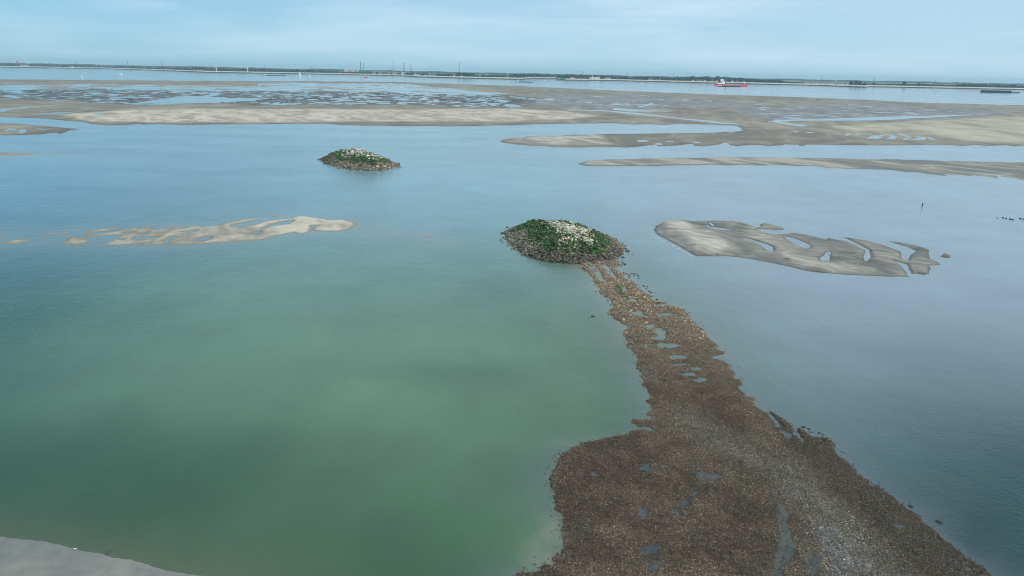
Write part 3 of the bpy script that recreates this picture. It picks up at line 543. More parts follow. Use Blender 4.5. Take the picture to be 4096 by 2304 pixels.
# ================================================================ ROCK ISLETS
def islet(name, label, foot, H0, crest_dir, crest_len, rs, seed, shape, pale_cut, green_cut, n, pshift=0.0):
    """foot: outline of the foot in photo pixels; stones piled over a core"""
    rng = np.random.default_rng(seed)
    fw = W(foot); c = fw.mean(0)
    root = empty(name, (c[0], c[1], 0)); tag(root, label, 'rock islet', 'rock islets in the water')
    ca, sa = math.cos(crest_dir), math.sin(crest_dir)
    def hgt(X, Y):
        d = sdf(X, Y, fw); mx = RMAX
        u = (X - c[0]) * ca + (Y - c[1]) * sa; v = -(X - c[0]) * sa + (Y - c[1]) * ca
        q = np.clip(d / mx, -.3, 1)
        h = H0 * (np.where(q > 0, 1 - (1 - np.clip(q, 0, 1)) ** shape, q * 2))
        return h * (1 + .17 * fbm(X * .35, Y * .35, 4, seed)), u, v, d
    gx = np.linspace(fw[:, 0].min() - 1, fw[:, 0].max() + 1, 90); gy = np.linspace(fw[:, 1].min() - 1, fw[:, 1].max() + 1, 90)
    GX, GY = np.meshgrid(gx, gy); RMAX = float(sdf(GX.ravel(), GY.ravel(), fw).max())
    Hh, u, v, d = hgt(GX.ravel(), GY.ravel())
    j, i = np.meshgrid(np.arange(89), np.arange(89), indexing='ij'); a = (j * 90 + i).ravel()
    q = np.stack([a, a + 1, a + 91, a + 90], -1); q = q[(Hh[q] > -.3).any(1)]
    core = np_mesh('core', np.stack([GX.ravel() - c[0], GY.ravel() - c[1], Hh - .12], -1), q, mat('islet_core', (.045, .045, .035), .95, noise=.4, nscale=1.5), root)
    X = rng.uniform(fw[:, 0].min() - 2.5, fw[:, 0].max() + 2.5, n); Y = rng.uniform(fw[:, 1].min() - 2.5, fw[:, 1].max() + 2.5, n)
    Hh, u, v, d = hgt(X, Y)
    k = rng.random(n) < np.where(d > .1, 1, np.exp(np.clip(d, -9, 0) / .35) * .5)
    X, Y, Hh, u, v, d = X[k], Y[k], Hh[k], u[k], v[k], d[k]
    hn = np.clip(Hh, 0, None) / H0
    pale = hn + .16 * fbm(X * .35, Y * .35, 3, seed + 3) - .20 * np.abs(v) / crest_len + .12 * rng.normal(0, 1, len(X)) - pshift * u / crest_len
    gr = hn + .16 * fbm(X * .25, Y * .25, 3, seed + 5) + .07 * rng.normal(0, 1, len(X)) 
    r = rng.uniform(rs[0], rs[1], len(X)) * np.exp(rng.normal(0, .18, len(X)))
    kind_ = np.where(pale > pale_cut, 2, np.where(gr > green_cut, 1, 0))
    cen = np.stack([X - c[0], Y - c[1], np.maximum(Hh, -.12) + r * rng.uniform(-.3, .6, len(X))], -1)
    for kk, nm, base in ((0, 'bare_stones', (.185, .155, .105)), (1, 'algae_covered_stones', (.034, .075, .014)), (2, 'pale_stones', (.45, .405, .33))):
        mk = kind_ == kk
        V, Fa, kv = lumps(ICO0, cen[mk], r[mk], rng=rng, jit=.22)
        col = np.array(base) * np.exp(rng.normal(0, .36 if kk < 2 else .45, mk.sum()))[:, None] * (1 + rng.normal(0, .08, (mk.sum(), 3)))
        if kk == 1:
            col = col * (1 + .35 * fbm(X[mk] * .5, Y[mk] * .5, 3, seed + 9))[:, None]; br = rng.random(mk.sum()) < .12; col[br] = np.array([.16, .16, .10]) * rng.uniform(.6, 1.3, (br.sum(), 1))
        if kk == 2: col = col * np.where(rng.random(mk.sum()) < .3, 1, 0)[:, None] * np.array([0, -.12, -.38]) + col
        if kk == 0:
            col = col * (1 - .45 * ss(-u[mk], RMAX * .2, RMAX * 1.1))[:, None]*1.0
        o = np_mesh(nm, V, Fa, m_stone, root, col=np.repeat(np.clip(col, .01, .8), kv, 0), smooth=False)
        o['kind'] = 'stuff'; o['label'] = {0: 'bare brown stones round the foot', 1: 'stones covered in dark green algae', 2: 'pale bleached stones on the crest'}[kk]
    return c
def DD(p): return [(a * 1.59006, b * 1.59006) for a, b in p]    # full-view zoom pixels
islet('rock_islet', 'larger rock islet with green algae ring and pale crest, joined by a stone neck',
      DD([(1268, 584), (1276, 603), (1292, 622), (1320, 642), (1355, 655), (1400, 662), (1450, 665), (1500, 663), (1540, 655), (1562, 640), (1570, 626), (1560, 612), (1530, 597), (1500, 587), (1460, 578), (1400, 572), (1340, 570), (1300, 574)]), 2.5, math.radians(100), 5.0, (.12, .25), 11, 1.75, .85, .42, 16000, .10)
islet('rock_islet', 'smaller farther rock islet standing alone, pale crest over a green flank',
      DD([(806, 400), (822, 411), (850, 419), (885, 427), (930, 430), (970, 426), (1003, 418), (990, 411), (950, 404), (900, 398), (850, 396)]), 3.6, math.radians(-12), 9.0, (.20, .40), 12, 1.15, .66, .30, 13000)

# ---- single boulders in the water near the neck and elsewhere
m_bould = mat('boulder', (.05, .045, .035), .6, noise=.4, nscale=3, bump=.03, bscale=6)
def boulder_mesh(seed):
    r = np.random.default_rng(seed); bv, bf = ICO1
    v = bv * (1 + r.uniform(-.2, .2, (len(bv), 1))) * np.array([1.25, .9, .62])
    me = bpy.data.meshes.new('boulder'); me.from_pydata([tuple(p) for p in v], [], [tuple(map(int, f)) for f in bf]); me.update(); me.materials.append(m_bould); return me
BM = [boulder_mesh(i) for i in range(6)]
def boulder(sx, sy, r, label, group=None):
    g = gnd(float(sx), float(sy)); o = bpy.data.objects.new('boulder', random.choice(BM)); COL.objects.link(o)
    o.location = (g[0], g[1], r * .15); o.scale = (r, r, r); o.rotation_euler = (0, 0, random.uniform(0, 6.28)); tag(o, label, 'boulder', group)
    return o
for a, b_ in H([(880, 238), (910, 232), (935, 240), (960, 238), (975, 255), (990, 268), (995, 298), (925, 268), (860, 265), (855, 295), (820, 240), (780, 240)]):
    boulder(a, b_, random.uniform(.08, .14), 'small dark boulder in the loose arc of stones right of the narrow neck', 'boulders right of the neck')
for a, b_ in H([(1075, 418), (1105, 455), (1060, 410), (1150, 490), (1180, 510), (1235, 515), (1260, 610), (1120, 425), (1010, 440)]):
    boulder(a, b_, random.uniform(.07, .13), 'small dark boulder in the row just off the right edge of the spit top', 'boulders off the right edge')
for a, b_ in H([(185, 160), (215, 205), (300, 262), (350, 400), (450, 530), (545, 630), (590, 688), (200, 180), (320, 240)]):
    boulder(a, b_, random.uniform(.07, .12), 'small dark boulder in shallow water left of the narrow neck', 'boulders left of the neck')
for a, b_ in [(2008, 934), (2014, 952), (2045, 968), (2058, 994), (2028, 910)]:
    boulder(a, b_, random.uniform(.16, .26), 'dark boulder in the water off the left tip of the larger rock islet', 'boulders off the left tip')
for a, b_ in [(2504, 996), (2508, 1006), (2492, 1030), (2515, 1007), (2462, 957), (2430, 945), (2490, 1052), (2500, 1058)]:
    boulder(a, b_, random.uniform(.14, .24), 'dark boulder in the water off the right tip of the larger rock islet', 'boulders off the right tip')
boulder(2371, 1266, .15, 'lone dark boulder in open water left of the spit top')
boulder(2355, 1274, .07, 'small stone just awash left of the lone dark boulder')
boulder(3757, 2088, .16, 'lone dark boulder in the water off the lower right edge of the spit')
boulder(3642, 2026, .12, 'small dark boulder close to the lower right edge of the spit')
for a, b_ in K([(460, 320), (540, 350), (570, 365), (525, 385), (480, 345), (420, 305)]):
    boulder(a, b_, random.uniform(.07, .13), 'small dark stone beyond the notch on the right side of the spit', 'stones beyond the notch')
for (x0, y0, r) in ((3990, 873, .14), (4012, 872, .22), (4025, 874, .2), (4040, 877, .24), (4050, 879, .22), (4082, 875, .2), (4094, 877, .2)):
    boulder(x0, y0, r, 'low dark rock awash in the short row at the far right edge of the picture', 'rocks awash at the right edge')
# stranded timber and weed on the right sandbank and beach
def driftwood(sx, sy, ln, rz, label):
    g = gnd(float(sx), float(sy)); b = MB(); p0 = Vector((-ln / 2, 0, 0)); n = 5
    for i in range(n):
        p1 = Vector((-ln / 2 + ln * (i + 1) / n, random.uniform(-.06, .06) * ln, random.uniform(0, .04) * ln)); b.tube(p0, p1, ln * .05 * (1.2 - i / n * .6), ln * .05 * (1.2 - (i + 1) / n * .6), 6); p0 = p1
    b.tube((0, 0, 0), (ln * .2, ln * .2, ln * .08), ln * .03, ln * .012, 5)
    o = b.build('driftwood', m_bould); o.location = (g[0], g[1], .35); o.rotation_euler = (0, 0, rz); tag(o, label, 'driftwood')
driftwood(*G([(1745, 383)])[0], 0.7, -.3, 'short dark log lying on the middle of the striped sandbank')
driftwood(*G([(1245, 428)])[0], 0.8, -.5, 'dark log on the lower edge of the striped sandbank')
driftwood(*G([(2212, 496)])[0], 0.35, 0, 'small dark stick on the broken right end of the striped sandbank')
driftwood(*L([(1262, 655)])[0], .35, .4, 'dark tangled branch at the waterline of the near beach')
driftwood(*L([(1530, 802)])[0], .12, .2, 'short dark stick on the near beach close to the bottom edge')
# dark channel post
def post(sx, sy, h, r, label):
    g = gnd(float(sx), float(sy)); t_ = empty('marker_post', (g[0], g[1], 0)); tag(t_, label, 'post')
    MB().tube((0, 0, -1), (0.12, 0, h * .75), r * .7, r * .8, 10).build('pole', m_bould, t_); MB().tube((.12, 0, h * .75), (.14, 0, h), r * 1.25, r * .9, 10).build('cap', m_bould, t_)
post(3687, 825, .62, .12, 'short dark post standing alone in the water on the right')

# ================================================================ GULLS
m_gull = mat('gull_white', (.8, .8, .78), .6); m_wing = mat('gull_grey', (.35, .37, .40), .6); m_leg = mat('gull_leg', (.6, .35, .08), .5)
def make_gull():
    r = empty('gull', (0, 0, 0)); b = MB(); rings = []
    for (x_, z_, ry, rz_) in ((-.24, .23, .012, .01), (-.16, .22, .05, .035), (-.05, .20, .085, .075), (.06, .20, .09, .085), (.13, .23, .06, .065), (.16, .29, .04, .045), (.19, .335, .042, .042), (.225, .34, .032, .03), (.245, .335, .012, .012), (.29, .325, .004, .004)):
        rings.append([(x_, ry * math.cos(a), z_ + rz_ * math.sin(a)) for a in [i * math.pi / 5 for i in range(10)]])
    b.loft(rings); b.build('body', m_gull, r, True)
    for s in (-1, 1):
        MB().loft([[(x_, s * (.06 + t1 * math.cos(a) * .03), z_ + rz_ * math.sin(a)) for a in [i * math.pi / 4 for i in range(8)]] for (x_, z_, t1, rz_) in ((-.32, .24, .1, .006), (-.2, .24, .6, .025), (-.02, .22, 1, .05), (.09, .22, .7, .035), (.12, .22, .1, .01))]).build('wing', m_wing, r, True)
        MB().tube((0, s * .035, 0), (0, s * .035, .14), .008, .008, 5).tube((0, s * .035, .005), (.05, s * .035, .005), .012, .008, 5).build('leg', m_leg, r)
    return r
gl = None
for (a, b_, lab, zz, gs) in [(*Fc([(138, 158)])[0], 'white gull farthest left of the three on the long sandbar', .2, 1.2), (*Fc([(178, 219)])[0], 'white gull nearest the camera of the three on the long sandbar', .1, 1.4), (*Fc([(400, 162)])[0], 'white gull farthest right of the three on the long sandbar', .2, 1.3),
                        (*H([(568, 282)])[0], 'white gull on the dark stones of the narrow neck', .35, 1.4), (*L([(872, 626)])[0], 'white gull on the wet near beach', .3, .8), (3010, 1210, 'white gull floating on open water right of the spit top', -.1, .8), (2389, 1432, 'white gull floating close to the left edge of the spit', -.1, .7)]:
    g = gnd(float(a), float(b_))
    gl = copy_tree(gl) if gl else make_gull()
    gl.location = (g[0], g[1], zz); gl.rotation_euler = (0, 0, random.uniform(2.5, 3.8)); gs *= .42; gl.scale = (gs, gs, gs); tag(gl, lab, 'gull', 'gulls')

# ================================================================ FAR SHORE
SHX = [-1400, -700, 0, 433, 597, 820, 1054, 1300, 1605, 1672, 1869, 2086, 2110, 2229, 2261, 2460, 2842, 3280, 3461, 3475, 4096, 4800, 5500]
SHY = [238, 254, 269, 276, 281, 290, 294, 297.5, 304.5, 309, 314, 319, 315.5, 315.5, 321.5, 323.5, 333, 343.5, 350.5, 348, 360, 376, 392]
def shy(sx): return np.interp(sx, SHX, SHY)
def dep_s(sx): return depth(float(sx), float(shy(sx)))
sxs = np.arange(-1400, 5501, 12.0); S = gnd(sxs, shy(sxs)); rad = S[:, :2] / np.linalg.norm(S[:, :2], axis=1)[:, None]
def strip(name, prof, m, kind='structure'):
    rings = [np.concatenate([S[:, :2] + rad * o_, np.full((len(S), 1), z_)], 1) for o_, z_ in prof]
    V = np.concatenate(rings); n = len(S); k = len(prof)
    j, i = np.meshgrid(np.arange(k - 1), np.arange(n - 1), indexing='ij'); a = (j * n + i).ravel()
    o = np_mesh(name, V, np.stack([a, a + 1, a + n + 1, a + n], -1), m, smooth=False); o['kind'] = kind; return o
strip('dike_toe', [(-3, -.5), (0, .05), (8, 3.2)], mat('dike_stone', (.012, .016, .02), .8, noise=.5, nscale=.2))
strip('dike_slope', [(8, 3.204), (30, 4.8), (60, 7.0), (66, 7.0), (80, 4.0)], mat('dike_grass', (.62, .52, .38), .9, noise=.22, nscale=.02))
m_land = mat('farmland', (.20, .21, .09), .95, noise=.45, nscale=.0035)
strip('far_land', [(80, 4.0), (400, 4.0), (1500, 4.0), (9000, 4.0)], m_land)

def far_px(sx, d): return d * .25 / F      # metres per photo pixel at a depth
# woods: masses of crowns
m_leaf = mat('far_foliage', rough=.9, attr='tone')  # crown tones also carry the blue of distance haze, put into the colour
def wood(spans, name, label, off, cr, dens, seed, tone=(.010, .034, .036)):
    """spans: (x, top_y, bottom_y) profile in photo pixels; crowns fill it at 'off' metres behind the shore"""
    rng = np.random.default_rng(seed); xs = [s[0] for s in spans]; cen = []; rad_ = []
    n = int((xs[-1] - xs[0]) * dens)
    for _ in range(n):
        px_ = rng.uniform(xs[0], xs[-1]); top = np.interp(px_, xs, [s[1] for s in spans]); bot = np.interp(px_, xs, [s[2] for s in spans])
        if bot - top < .5: continue
        d = dep_s(px_) * 1.0 + off + rng.uniform(0, 130); k = far_px(px_, d)
        hgt = (bot - top) * k; r = min(rng.uniform(*cr), max(hgt * .5, 1.5))
        tz = at(px_, top, d)[2] - (rng.uniform(0, .12) + .40 * float(vn(np.array([px_ / 9.]), np.array([seed * 3.]), 5)[0]) - .08) * hgt
        z = tz - r * .85
        if rng.random() < .55: z = rng.uniform(4, max(z, 4.5))
        p = at(px_, top, d); cen.append((p[0], p[1], max(z, 3))); rad_.append(r)
    cen = np.array(cen); rad_ = np.array(rad_)
    V, Fa, k = lumps(ICO1, cen, rad_, flat=(.75, 1.05), jit=.16, rng=rng)
    c = np.array(tone) * np.exp(rng.normal(0, .3, len(cen)))[:, None] * (1 + rng.normal(0, .12, (len(cen), 3)))
    o = np_mesh(name, V, Fa, m_leaf, col=np.repeat(np.clip(c, .008, .3), k, 0), smooth=False); tag(o, label, 'woodland', kind='stuff'); return o
wood([(-900, 228, 254), (-300, 242, 262), (0, 255.5, 264), (30, 252.5, 264), (80, 254, 265), (127, 256.5, 267), (190, 257, 268), (223, 260, 270), (318, 260, 272), (350, 263, 273), (446, 265, 275), (525, 263.5, 276), (605, 267, 278), (732, 270, 281), (790, 267.5, 282), (820, 269.5, 283)], 'woodland', 'dense dark wood along the far shore at the left end of the horizon', 90, (4, 8), 1.6, 1)
wood([(820, 271, 284), (850, 273, 284), (903, 270.5, 285), (930, 271, 285), (963, 272.5, 286), (1011, 272, 287), (1075, 275.5, 288), (1170, 277, 289), (1265, 279.5, 290), (1361, 284, 292)], 'woodland', 'dark wood on the far shore behind the two white turbines', 90, (4, 8), 1.5, 2)
wood([(1361, 287, 292), (1500, 287, 294), (1640, 290, 297), (1825, 295, 304), (1828, 289, 304), (1895, 289, 305), (1900, 298, 305), (2060, 300, 305)], 'woodland', 'low wood and hedges around the harbour works on the far shore', 120, (3, 6), 1.2, 3)
wood([(2060, 296, 305), (2150, 293, 306), (2277, 297, 308), (2400, 300, 309), (2460, 302, 312), (2560, 305, 314), (2619, 307, 315), (2700, 307, 318), (2740, 304, 319), (2850, 305, 321), (2963, 309, 324), (3007, 315, 325), (3060, 319, 326), (3116, 317.5, 328), (3140, 325, 329), (3280, 331, 334)], 'woodland', 'long blue green wood on the far shore behind the red ship', 110, (4, 8), 1.5, 4)
wood([(3276, 330, 335), (3395, 333, 336), (3560, 334, 338), (3798, 337, 345), (3860, 335, 347), (3900, 334, 347), (3980, 336, 349), (4096, 339, 351), (4400, 346, 357), (5200, 364, 374)], 'woodland', 'dark wood along the dike at the right end of the horizon', 90, (3.5, 7), 1.5, 5)
# fainter rows kilometres inland
def far_row(x0, x1, dy, d, name, label, seed, dens=.8):
    rng = np.random.default_rng(seed); n = int((x1 - x0) * dens); px_ = rng.uniform(x0, x1, n); dd = d * rng.uniform(.95, 1.08, n)
    r = rng.uniform(6, 12, n); p = np.array([at(a, hor(a) - dy + 3 * vn(np.array([a / 60.]), np.array([0.]), seed)[0], q) for a, q in zip(px_, dd)])
    p[:, 2] = np.maximum(p[:, 2] - r * .8, 5)
    V, Fa, k = lumps(ICO0, p, r, jit=.15, rng=rng); c = np.array((.015, .04, .035)) * np.exp(rng.normal(0, .25, n))[:, None]
    tag(np_mesh(name, V, Fa, m_leaf, col=np.repeat(c, k, 0), smooth=False), label, 'woodland', kind='stuff')
far_row(1300, 4800, 0, 6800, 'distant_treeline', 'faint farthest tree line on the horizon right of the harbour', 21)
far_row(-600, 2200, 1, 6400, 'distant_treeline', 'faint farthest tree line on the horizon left of the harbour', 22)

# single trees one can tell apart
m_trunk = mat('bark', (.06, .045, .035), .9)
def tree(sx, top, bot, wpx, label, off=90, seed=0):
    d = dep_s(sx) + off; k = far_px(sx, d); p = at(sx, bot, d); zt = at(sx, top, d)[2]; zb = 4.0; hgt = zt - zb; wm = wpx * k
    r_ = empty('tree', (p[0], p[1], zb)); tag(r_, label, 'tree', 'single trees on the far shore')
    b = MB(); b.tube((0, 0, 0), (0, 0, hgt * .4), hgt * .04, hgt * .025, 7)
    for a in range(4): b.tube((0, 0, hgt * .28), (wm * .25 * math.cos(a * 1.6), wm * .25 * math.sin(a * 1.6), hgt * .6), hgt * .02, hgt * .008, 5)
    b.build('trunk', m_trunk, r_)
    rng = np.random.default_rng(seed + 100); n = 46
    u = rng.normal(0, 1, (n, 3)); u /= np.linalg.norm(u, axis=1)[:, None]; u *= rng.uniform(.35, .85, (n, 1))
    cen = u * np.array([wm * .5, wm * .45, hgt * .40]) + np.array([0, 0, hgt * .58]); rr_ = rng.uniform(.10, .2, n) * hgt
    V, Fa, kk = lumps(ICO1, cen, rr_, jit=.22, rng=rng); c = np.array((.013, .034, .028)) * np.exp(rng.normal(0, .3, n))[:, None]
    np_mesh('crown', V, Fa, m_leaf, r_, col=np.repeat(c, kk, 0), smooth=False)
for i, (a, t_, b_, w_, lab) in enumerate([(3406, 323.5, 336, 16, 'large round tree at the right end of the white house row'), (3424, 323, 336, 16, 'second tall tree right of the white house row'), (3440, 324, 336, 14, 'third thinner tree right of the white house row'),
        (3459, 330, 337.5, 20, 'low broad tree beside the three tall trees right of the houses'), (3496, 331, 338, 18, 'low broad tree alone on the dike right of the houses'), (3617, 325, 341, 15, 'tall blocky tree standing alone on the right far shore'), (3674, 331.5, 342, 15, 'smaller round tree alone, right of the tall blocky tree'),
        (1836, 289, 305, 18, 'dark tree at the left of the grove by the harbour'), (1858, 288, 305, 22, 'biggest dark tree in the middle of the grove by the harbour'), (1880, 290, 305, 20, 'dark tree at the right of the grove by the harbour'),
        (1944, 303, 308.5, 6, 'small bush like tree on the bare dike left of the white beacon'), (1963, 303, 309, 6, 'second small tree on the bare dike left of the white beacon')]):
    tree(a, t_, b_, w_, lab, seed=i)

# ---- buildings
m_wall = mat('white_wall', (.72, .70, .66), .8, noise=.08, nscale=.3); m_wall2 = mat('grey_wall', (.42, .42, .42), .8, noise=.1, nscale=.3); m_brick = mat('brick_wall', (.40, .24, .19), .85, noise=.15, nscale=.5)
m_roofr = mat('red_roof', (.20, .11, .085), .8, noise=.15, nscale=.6); m_roofg = mat('grey_roof', (.12, .13, .15), .7, noise=.15, nscale=.6); m_glass = mat('window_glass', (.03, .04, .05), .1)
def building(name, label, sx, top, bot, wpx, off=70, wall=m_wall, roof=m_roofg, flat=False, group=None, floors=1, ncols=3, cat='house'):
    d = dep_s(sx) + off; k = far_px(sx, d); p = at(sx, bot, d); zt, zb = at(sx, top, d)[2], min(at(sx, bot, d)[2], 6.5); hgt = max(zt - zb, 2.5); wm = wpx * k; dp = min(wm, 12.0)
    r_ = empty(name, (p[0], p[1], zb)); tag(r_, label, cat, group)
    wh = hgt if flat else hgt * .58
    MB().box(-wm / 2, wm / 2, 0, dp, -1, wh).build('wall', wall, r_)
    if flat: MB().box(-wm / 2 - .3, wm / 2 + .3, -.3, dp + .3, wh + .003, wh + .5).build('roof', roof, r_)
    else:
        rf = MB().gable(-wm / 2 - .3, wm / 2 + .3, -.4, dp + .4, wh + .003, hgt).build('roof', roof, r_)
        MB().box(wm * .2, wm * .2 + .9, dp * .45, dp * .55, hgt * .8, hgt + .8).build('chimney', m_brick, rf)
    fh = wh / floors
    for fl in range(floors):
        for c_ in range(ncols):
            cx = -wm / 2 + wm * (c_ + .5) / ncols; ww = wm / ncols * .25
            MB().box(cx - ww, cx + ww, -.06, .02, fl * fh + fh * .35, fl * fh + fh * .75).build('window', m_glass, r_)
    return r_
rnd = random.Random(4)
places = ['below the church tower', 'left of the thin mast', 'under the wood at the left', 'by the left shore wood', 'in the gap of the left wood', 'at the left end of the far shore']
for i, (a, t_, b_, w_) in enumerate([(86, 258, 266, 7), (95, 260, 266.5, 6), (103, 258.5, 266.5, 7), (111, 260, 267, 5)]):
    building('apartment_block', ['tall pale apartment block, leftmost of four under the church tower', 'lower pale apartment block, second of four right of the church tower', 'tall pale apartment block, third of four right of the church tower', 'narrow pale block, rightmost of four right of the church tower'][i], a, t_, b_, w_, 60, m_wall2, flat=True, floors=5, ncols=4, cat='apartment block', group='apartment blocks right of the church tower')
for i, (a, t_, b_) in enumerate([(232, 265.5, 269), (239, 266, 269.5), (285, 263, 268), (290, 264, 268), (409, 268, 273), (415, 269, 273.5), (462, 271, 274.5), (510, 271.5, 275.5)]):
    building('house', 'tiny white house between the trees of the dense left wood', a, t_, b_, 4, 60, group='white houses in the left wood')
for i, (a, t_, b_) in enumerate([(646, 274.5, 279), (654, 275, 279), (664, 275, 279.5), (673, 275, 279.5), (681, 276, 280), (710, 276, 280), (729, 276.5, 281), (778, 278, 282.5), (791, 277.5, 283), (801, 278, 283), (806, 279, 283.5)]):
    building('house', 'small white house at the foot of the wood left of the first white turbine', a, t_, b_, 4, 60, group='white houses left of the first turbine')
building('warehouse', 'long white warehouse roof above the trees left of the lattice towers', 1405, 277.5, 282, 56, 500, flat=True, floors=1, ncols=12, cat='warehouse')
building('warehouse', 'white cube shaped hall at the left end of the long warehouse', 1379, 275.5, 281, 6, 520, flat=True, floors=2, ncols=2, cat='warehouse')
building('factory_hall', 'low pale factory hall below the tall thin mast', 1530, 286, 292, 80, 140, wall=m_wall2, flat=True, floors=1, ncols=14, cat='factory hall')
building('factory_hall', 'pale blue grey hall with flat roof left of the harbour tower', 1577, 287, 295, 18, 110, wall=m_wall2, flat=True, floors=2, ncols=4, cat='factory hall')
building('warehouse', 'white boxy warehouse at the foot of the lattice tower', 1613, 289, 296, 16, 90, flat=True, floors=2, ncols=4, cat='warehouse')
building('warehouse', 'low white shed right of the lattice tower near the water', 1665, 296.5, 300.5, 26, 80, flat=True, ncols=5, cat='warehouse')
building('warehouse', 'small white shed up on the rise right of the lattice tower', 1662, 286, 290, 8, 200, ncols=2, cat='shed')
building('warehouse', 'low pale shed left of the dark grove', 1728, 297, 302, 32, 90, wall=m_wall2, ncols=6, cat='shed')
building('house', 'small white house left of the long pale shed by the grove', 1698, 293, 297, 8, 130, ncols=2)
building('house', 'white house squeezed between two trees of the dark grove', 1846, 299, 305, 6, 60, ncols=2)
building('house', 'pale house at the left edge of the dark grove', 1816, 294, 300, 8, 130, ncols=2)
building('ferry_terminal', 'long white ferry terminal with a flat roof on the far shore', 2379, 307.5, 312.5, 40, 40, flat=True, floors=1, ncols=9, cat='ferry terminal')
building('ferry_terminal', 'small white lookout building standing in front of the ferry terminal', 2373, 310, 317, 10, 12, flat=True, floors=1, ncols=3, cat='lookout building')
building('warehouse', 'thin white shed right of the ferry terminal', 2432, 310, 314.5, 20, 50, ncols=5, cat='shed')
building('warehouse', 'low white shed left of the ferry terminal', 2290, 308.5, 311.5, 18, 60, ncols=4, cat='shed')
building('warehouse', 'long white hall half hidden by trees right of the ferry terminal', 2515, 306, 313, 66, 210, flat=True, floors=2, ncols=14, cat='hall')
for i, a in enumerate([2600, 2612, 2640, 2774, 2790, 2808, 2820, 2850, 2868, 2930, 2950, 2975]):
    building('house', 'small reddish house below the wood behind the red ship', a, float(shy(a)) - 13.5, float(shy(a)) - 9.5, 7, 60, wall=m_brick if i % 3 else m_wall, roof=m_roofr, group='houses behind the red ship', ncols=2)
for i, a in enumerate([3226, 3240, 3256, 3268, 3280, 3291, 3301, 3314, 3325, 3334, 3348, 3358, 3370, 3383, 3390]):
    building('house', 'white house with dark roof in the dense row right of the red ship', a, float(shy(a)) - 17 + rnd.uniform(0, 2), float(shy(a)) - 8, rnd.choice([7, 8, 9]), 60, group='row of white houses right of the red ship', roof=m_roofg if i % 3 else m_roofr, ncols=2, floors=2)
# church
def church(sx, top, bot):
    d = dep_s(sx) + 260; k = far_px(sx, d); p = at(sx, bot, d); zt = at(sx, top, d)[2]; H_ = zt - 4
    r_ = empty('church', (p[0], p[1], 4)); tag(r_, 'church with square tower and pointed spire above the left wood', 'church')
    MB().box(-3.5, 3.5, 0, 7, -1, H_ * .68).build('tower', m_brick, r_); sp = MB().box(-3.7, 3.7, -.2, 7.2, H_ * .68 + .003, H_ * .78, 1.6, 1.6).box(-1.8, 1.8, 1.7, 5.3, H_ * .78 + .003, H_, 1.7, 1.7).build('spire', m_roofg, r_)
    MB().tube((0, 3.5, H_ - .5), (0, 3.5, H_ + 2), .15, .05, 5).build('weather_vane', m_roofg, sp)
    MB().box(3.503, 24, .5, 6.5, -1, H_ * .3).build('wall', m_brick, r_); MB().gable(3.51, 24.5, 0, 7, H_ * .3 + .003, H_ * .48).build('roof', m_roofg, r_)
    for q in range(3): MB().box(7 + q * 5, 8.5 + q * 5, .42, .55, H_ * .08, H_ * .22).build('window', m_glass, r_)
church(68, 240, 256)
# turbines and beacons
m_white = mat('white_paint', (.88, .88, .88), .4); m_dark = mat('dark_steel', (.10, .12, .14), .6); m_navy = mat('navy_paint', (.006, .016, .04), .4); m_red = mat('red_paint', (.80, .025, .075), .45); m_green = mat('green_paint', (.03, .25, .14), .5); m_yel = mat('yellow_paint', (.6, .5, .1), .5); m_deck = mat('deck_paint', (.45, .30, .30), .6); m_teal = mat('teal_paint', (.03, .16, .22), .5)
def turbine(sx, top, bot, label, blades=True, ang=90.):
    d = dep_s(sx) + 30; k = far_px(sx, d); p = at(sx, bot, d); zt = at(sx, top, d)[2]; zb = 5.
    r_ = empty('wind_turbine', (p[0], p[1], zb)); tag(r_, label, 'wind turbine', 'wind turbines')
    hub = (zt - zb) * (.62 if blades else .86); bl = (zt - zb) - hub if blades else (zt - zb) * .16
    MB().tube((0, 0, -1), (0, 0, hub), 1.35, .85, 12).build('tower', m_white, r_)
    MB().box(-1.0, 1.0, -2, 3.4, hub - .9, hub + 1.0, .2, .3).build('nacelle', m_white, r_)
    hb = MB().tube((0, -3.0, hub), (0, -2.003, hub), .5, 1.0, 10).build('hub', m_white, r_)
    for q in range(3):
        a = math.radians(ang + 120 * q) if blades else math.radians([60, 120, 90][q])
        c_, s_ = math.cos(a), math.sin(a); b = MB(); rings = []
        for t_, w_ in ((0, .7), (.2, 1.1), (.6, .7), (1, .22)):
            x_, z_ = c_ * bl * t_, hub + s_ * bl * t_
            rings.append([(x_ - s_ * w_, -2.6, z_ + c_ * w_), (x_, -2.35, z_), (x_ + s_ * w_, -2.6, z_ - c_ * w_), (x_, -2.85, z_)])
        b.loft(rings).build('blade', m_white, r_)
turbine(866, 266.5, 285, 'white wind turbine farther left, its rotor turned edge on', False)
turbine(990, 263.5, 287, 'white wind turbine with three open blades, right of the edge on one')
def beacon(sx, top, bot, label):
    d = dep_s(sx) + 10; p = at(sx, bot, d); zt = at(sx, top, d)[2]; zb = 2.6; h = zt - zb
    r_ = empty('beacon_tower', (p[0], p[1], zb)); tag(r_, label, 'beacon')
    MB().tube((0, 0, -1), (0, 0, h * .72), 1.1, .9, 12).build('tower', m_white, r_); MB().tube((0, 0, h * .72), (0, 0, h * .78), 1.8, 1.8, 12).build('gallery', m_dark, r_); MB().tube((0, 0, h * .785), (0, 0, h * .95), 1.1, 1.0, 12).tube((0, 0, h * .95), (0, 0, h), 1.2, .1, 12).build('lantern', m_white, r_)
beacon(2031, 290.5, 311, 'slender white beacon tower on the bare dike near the jetty')
beacon(2370, 297, 311, 'white lookout mast rising from the ferry terminal')
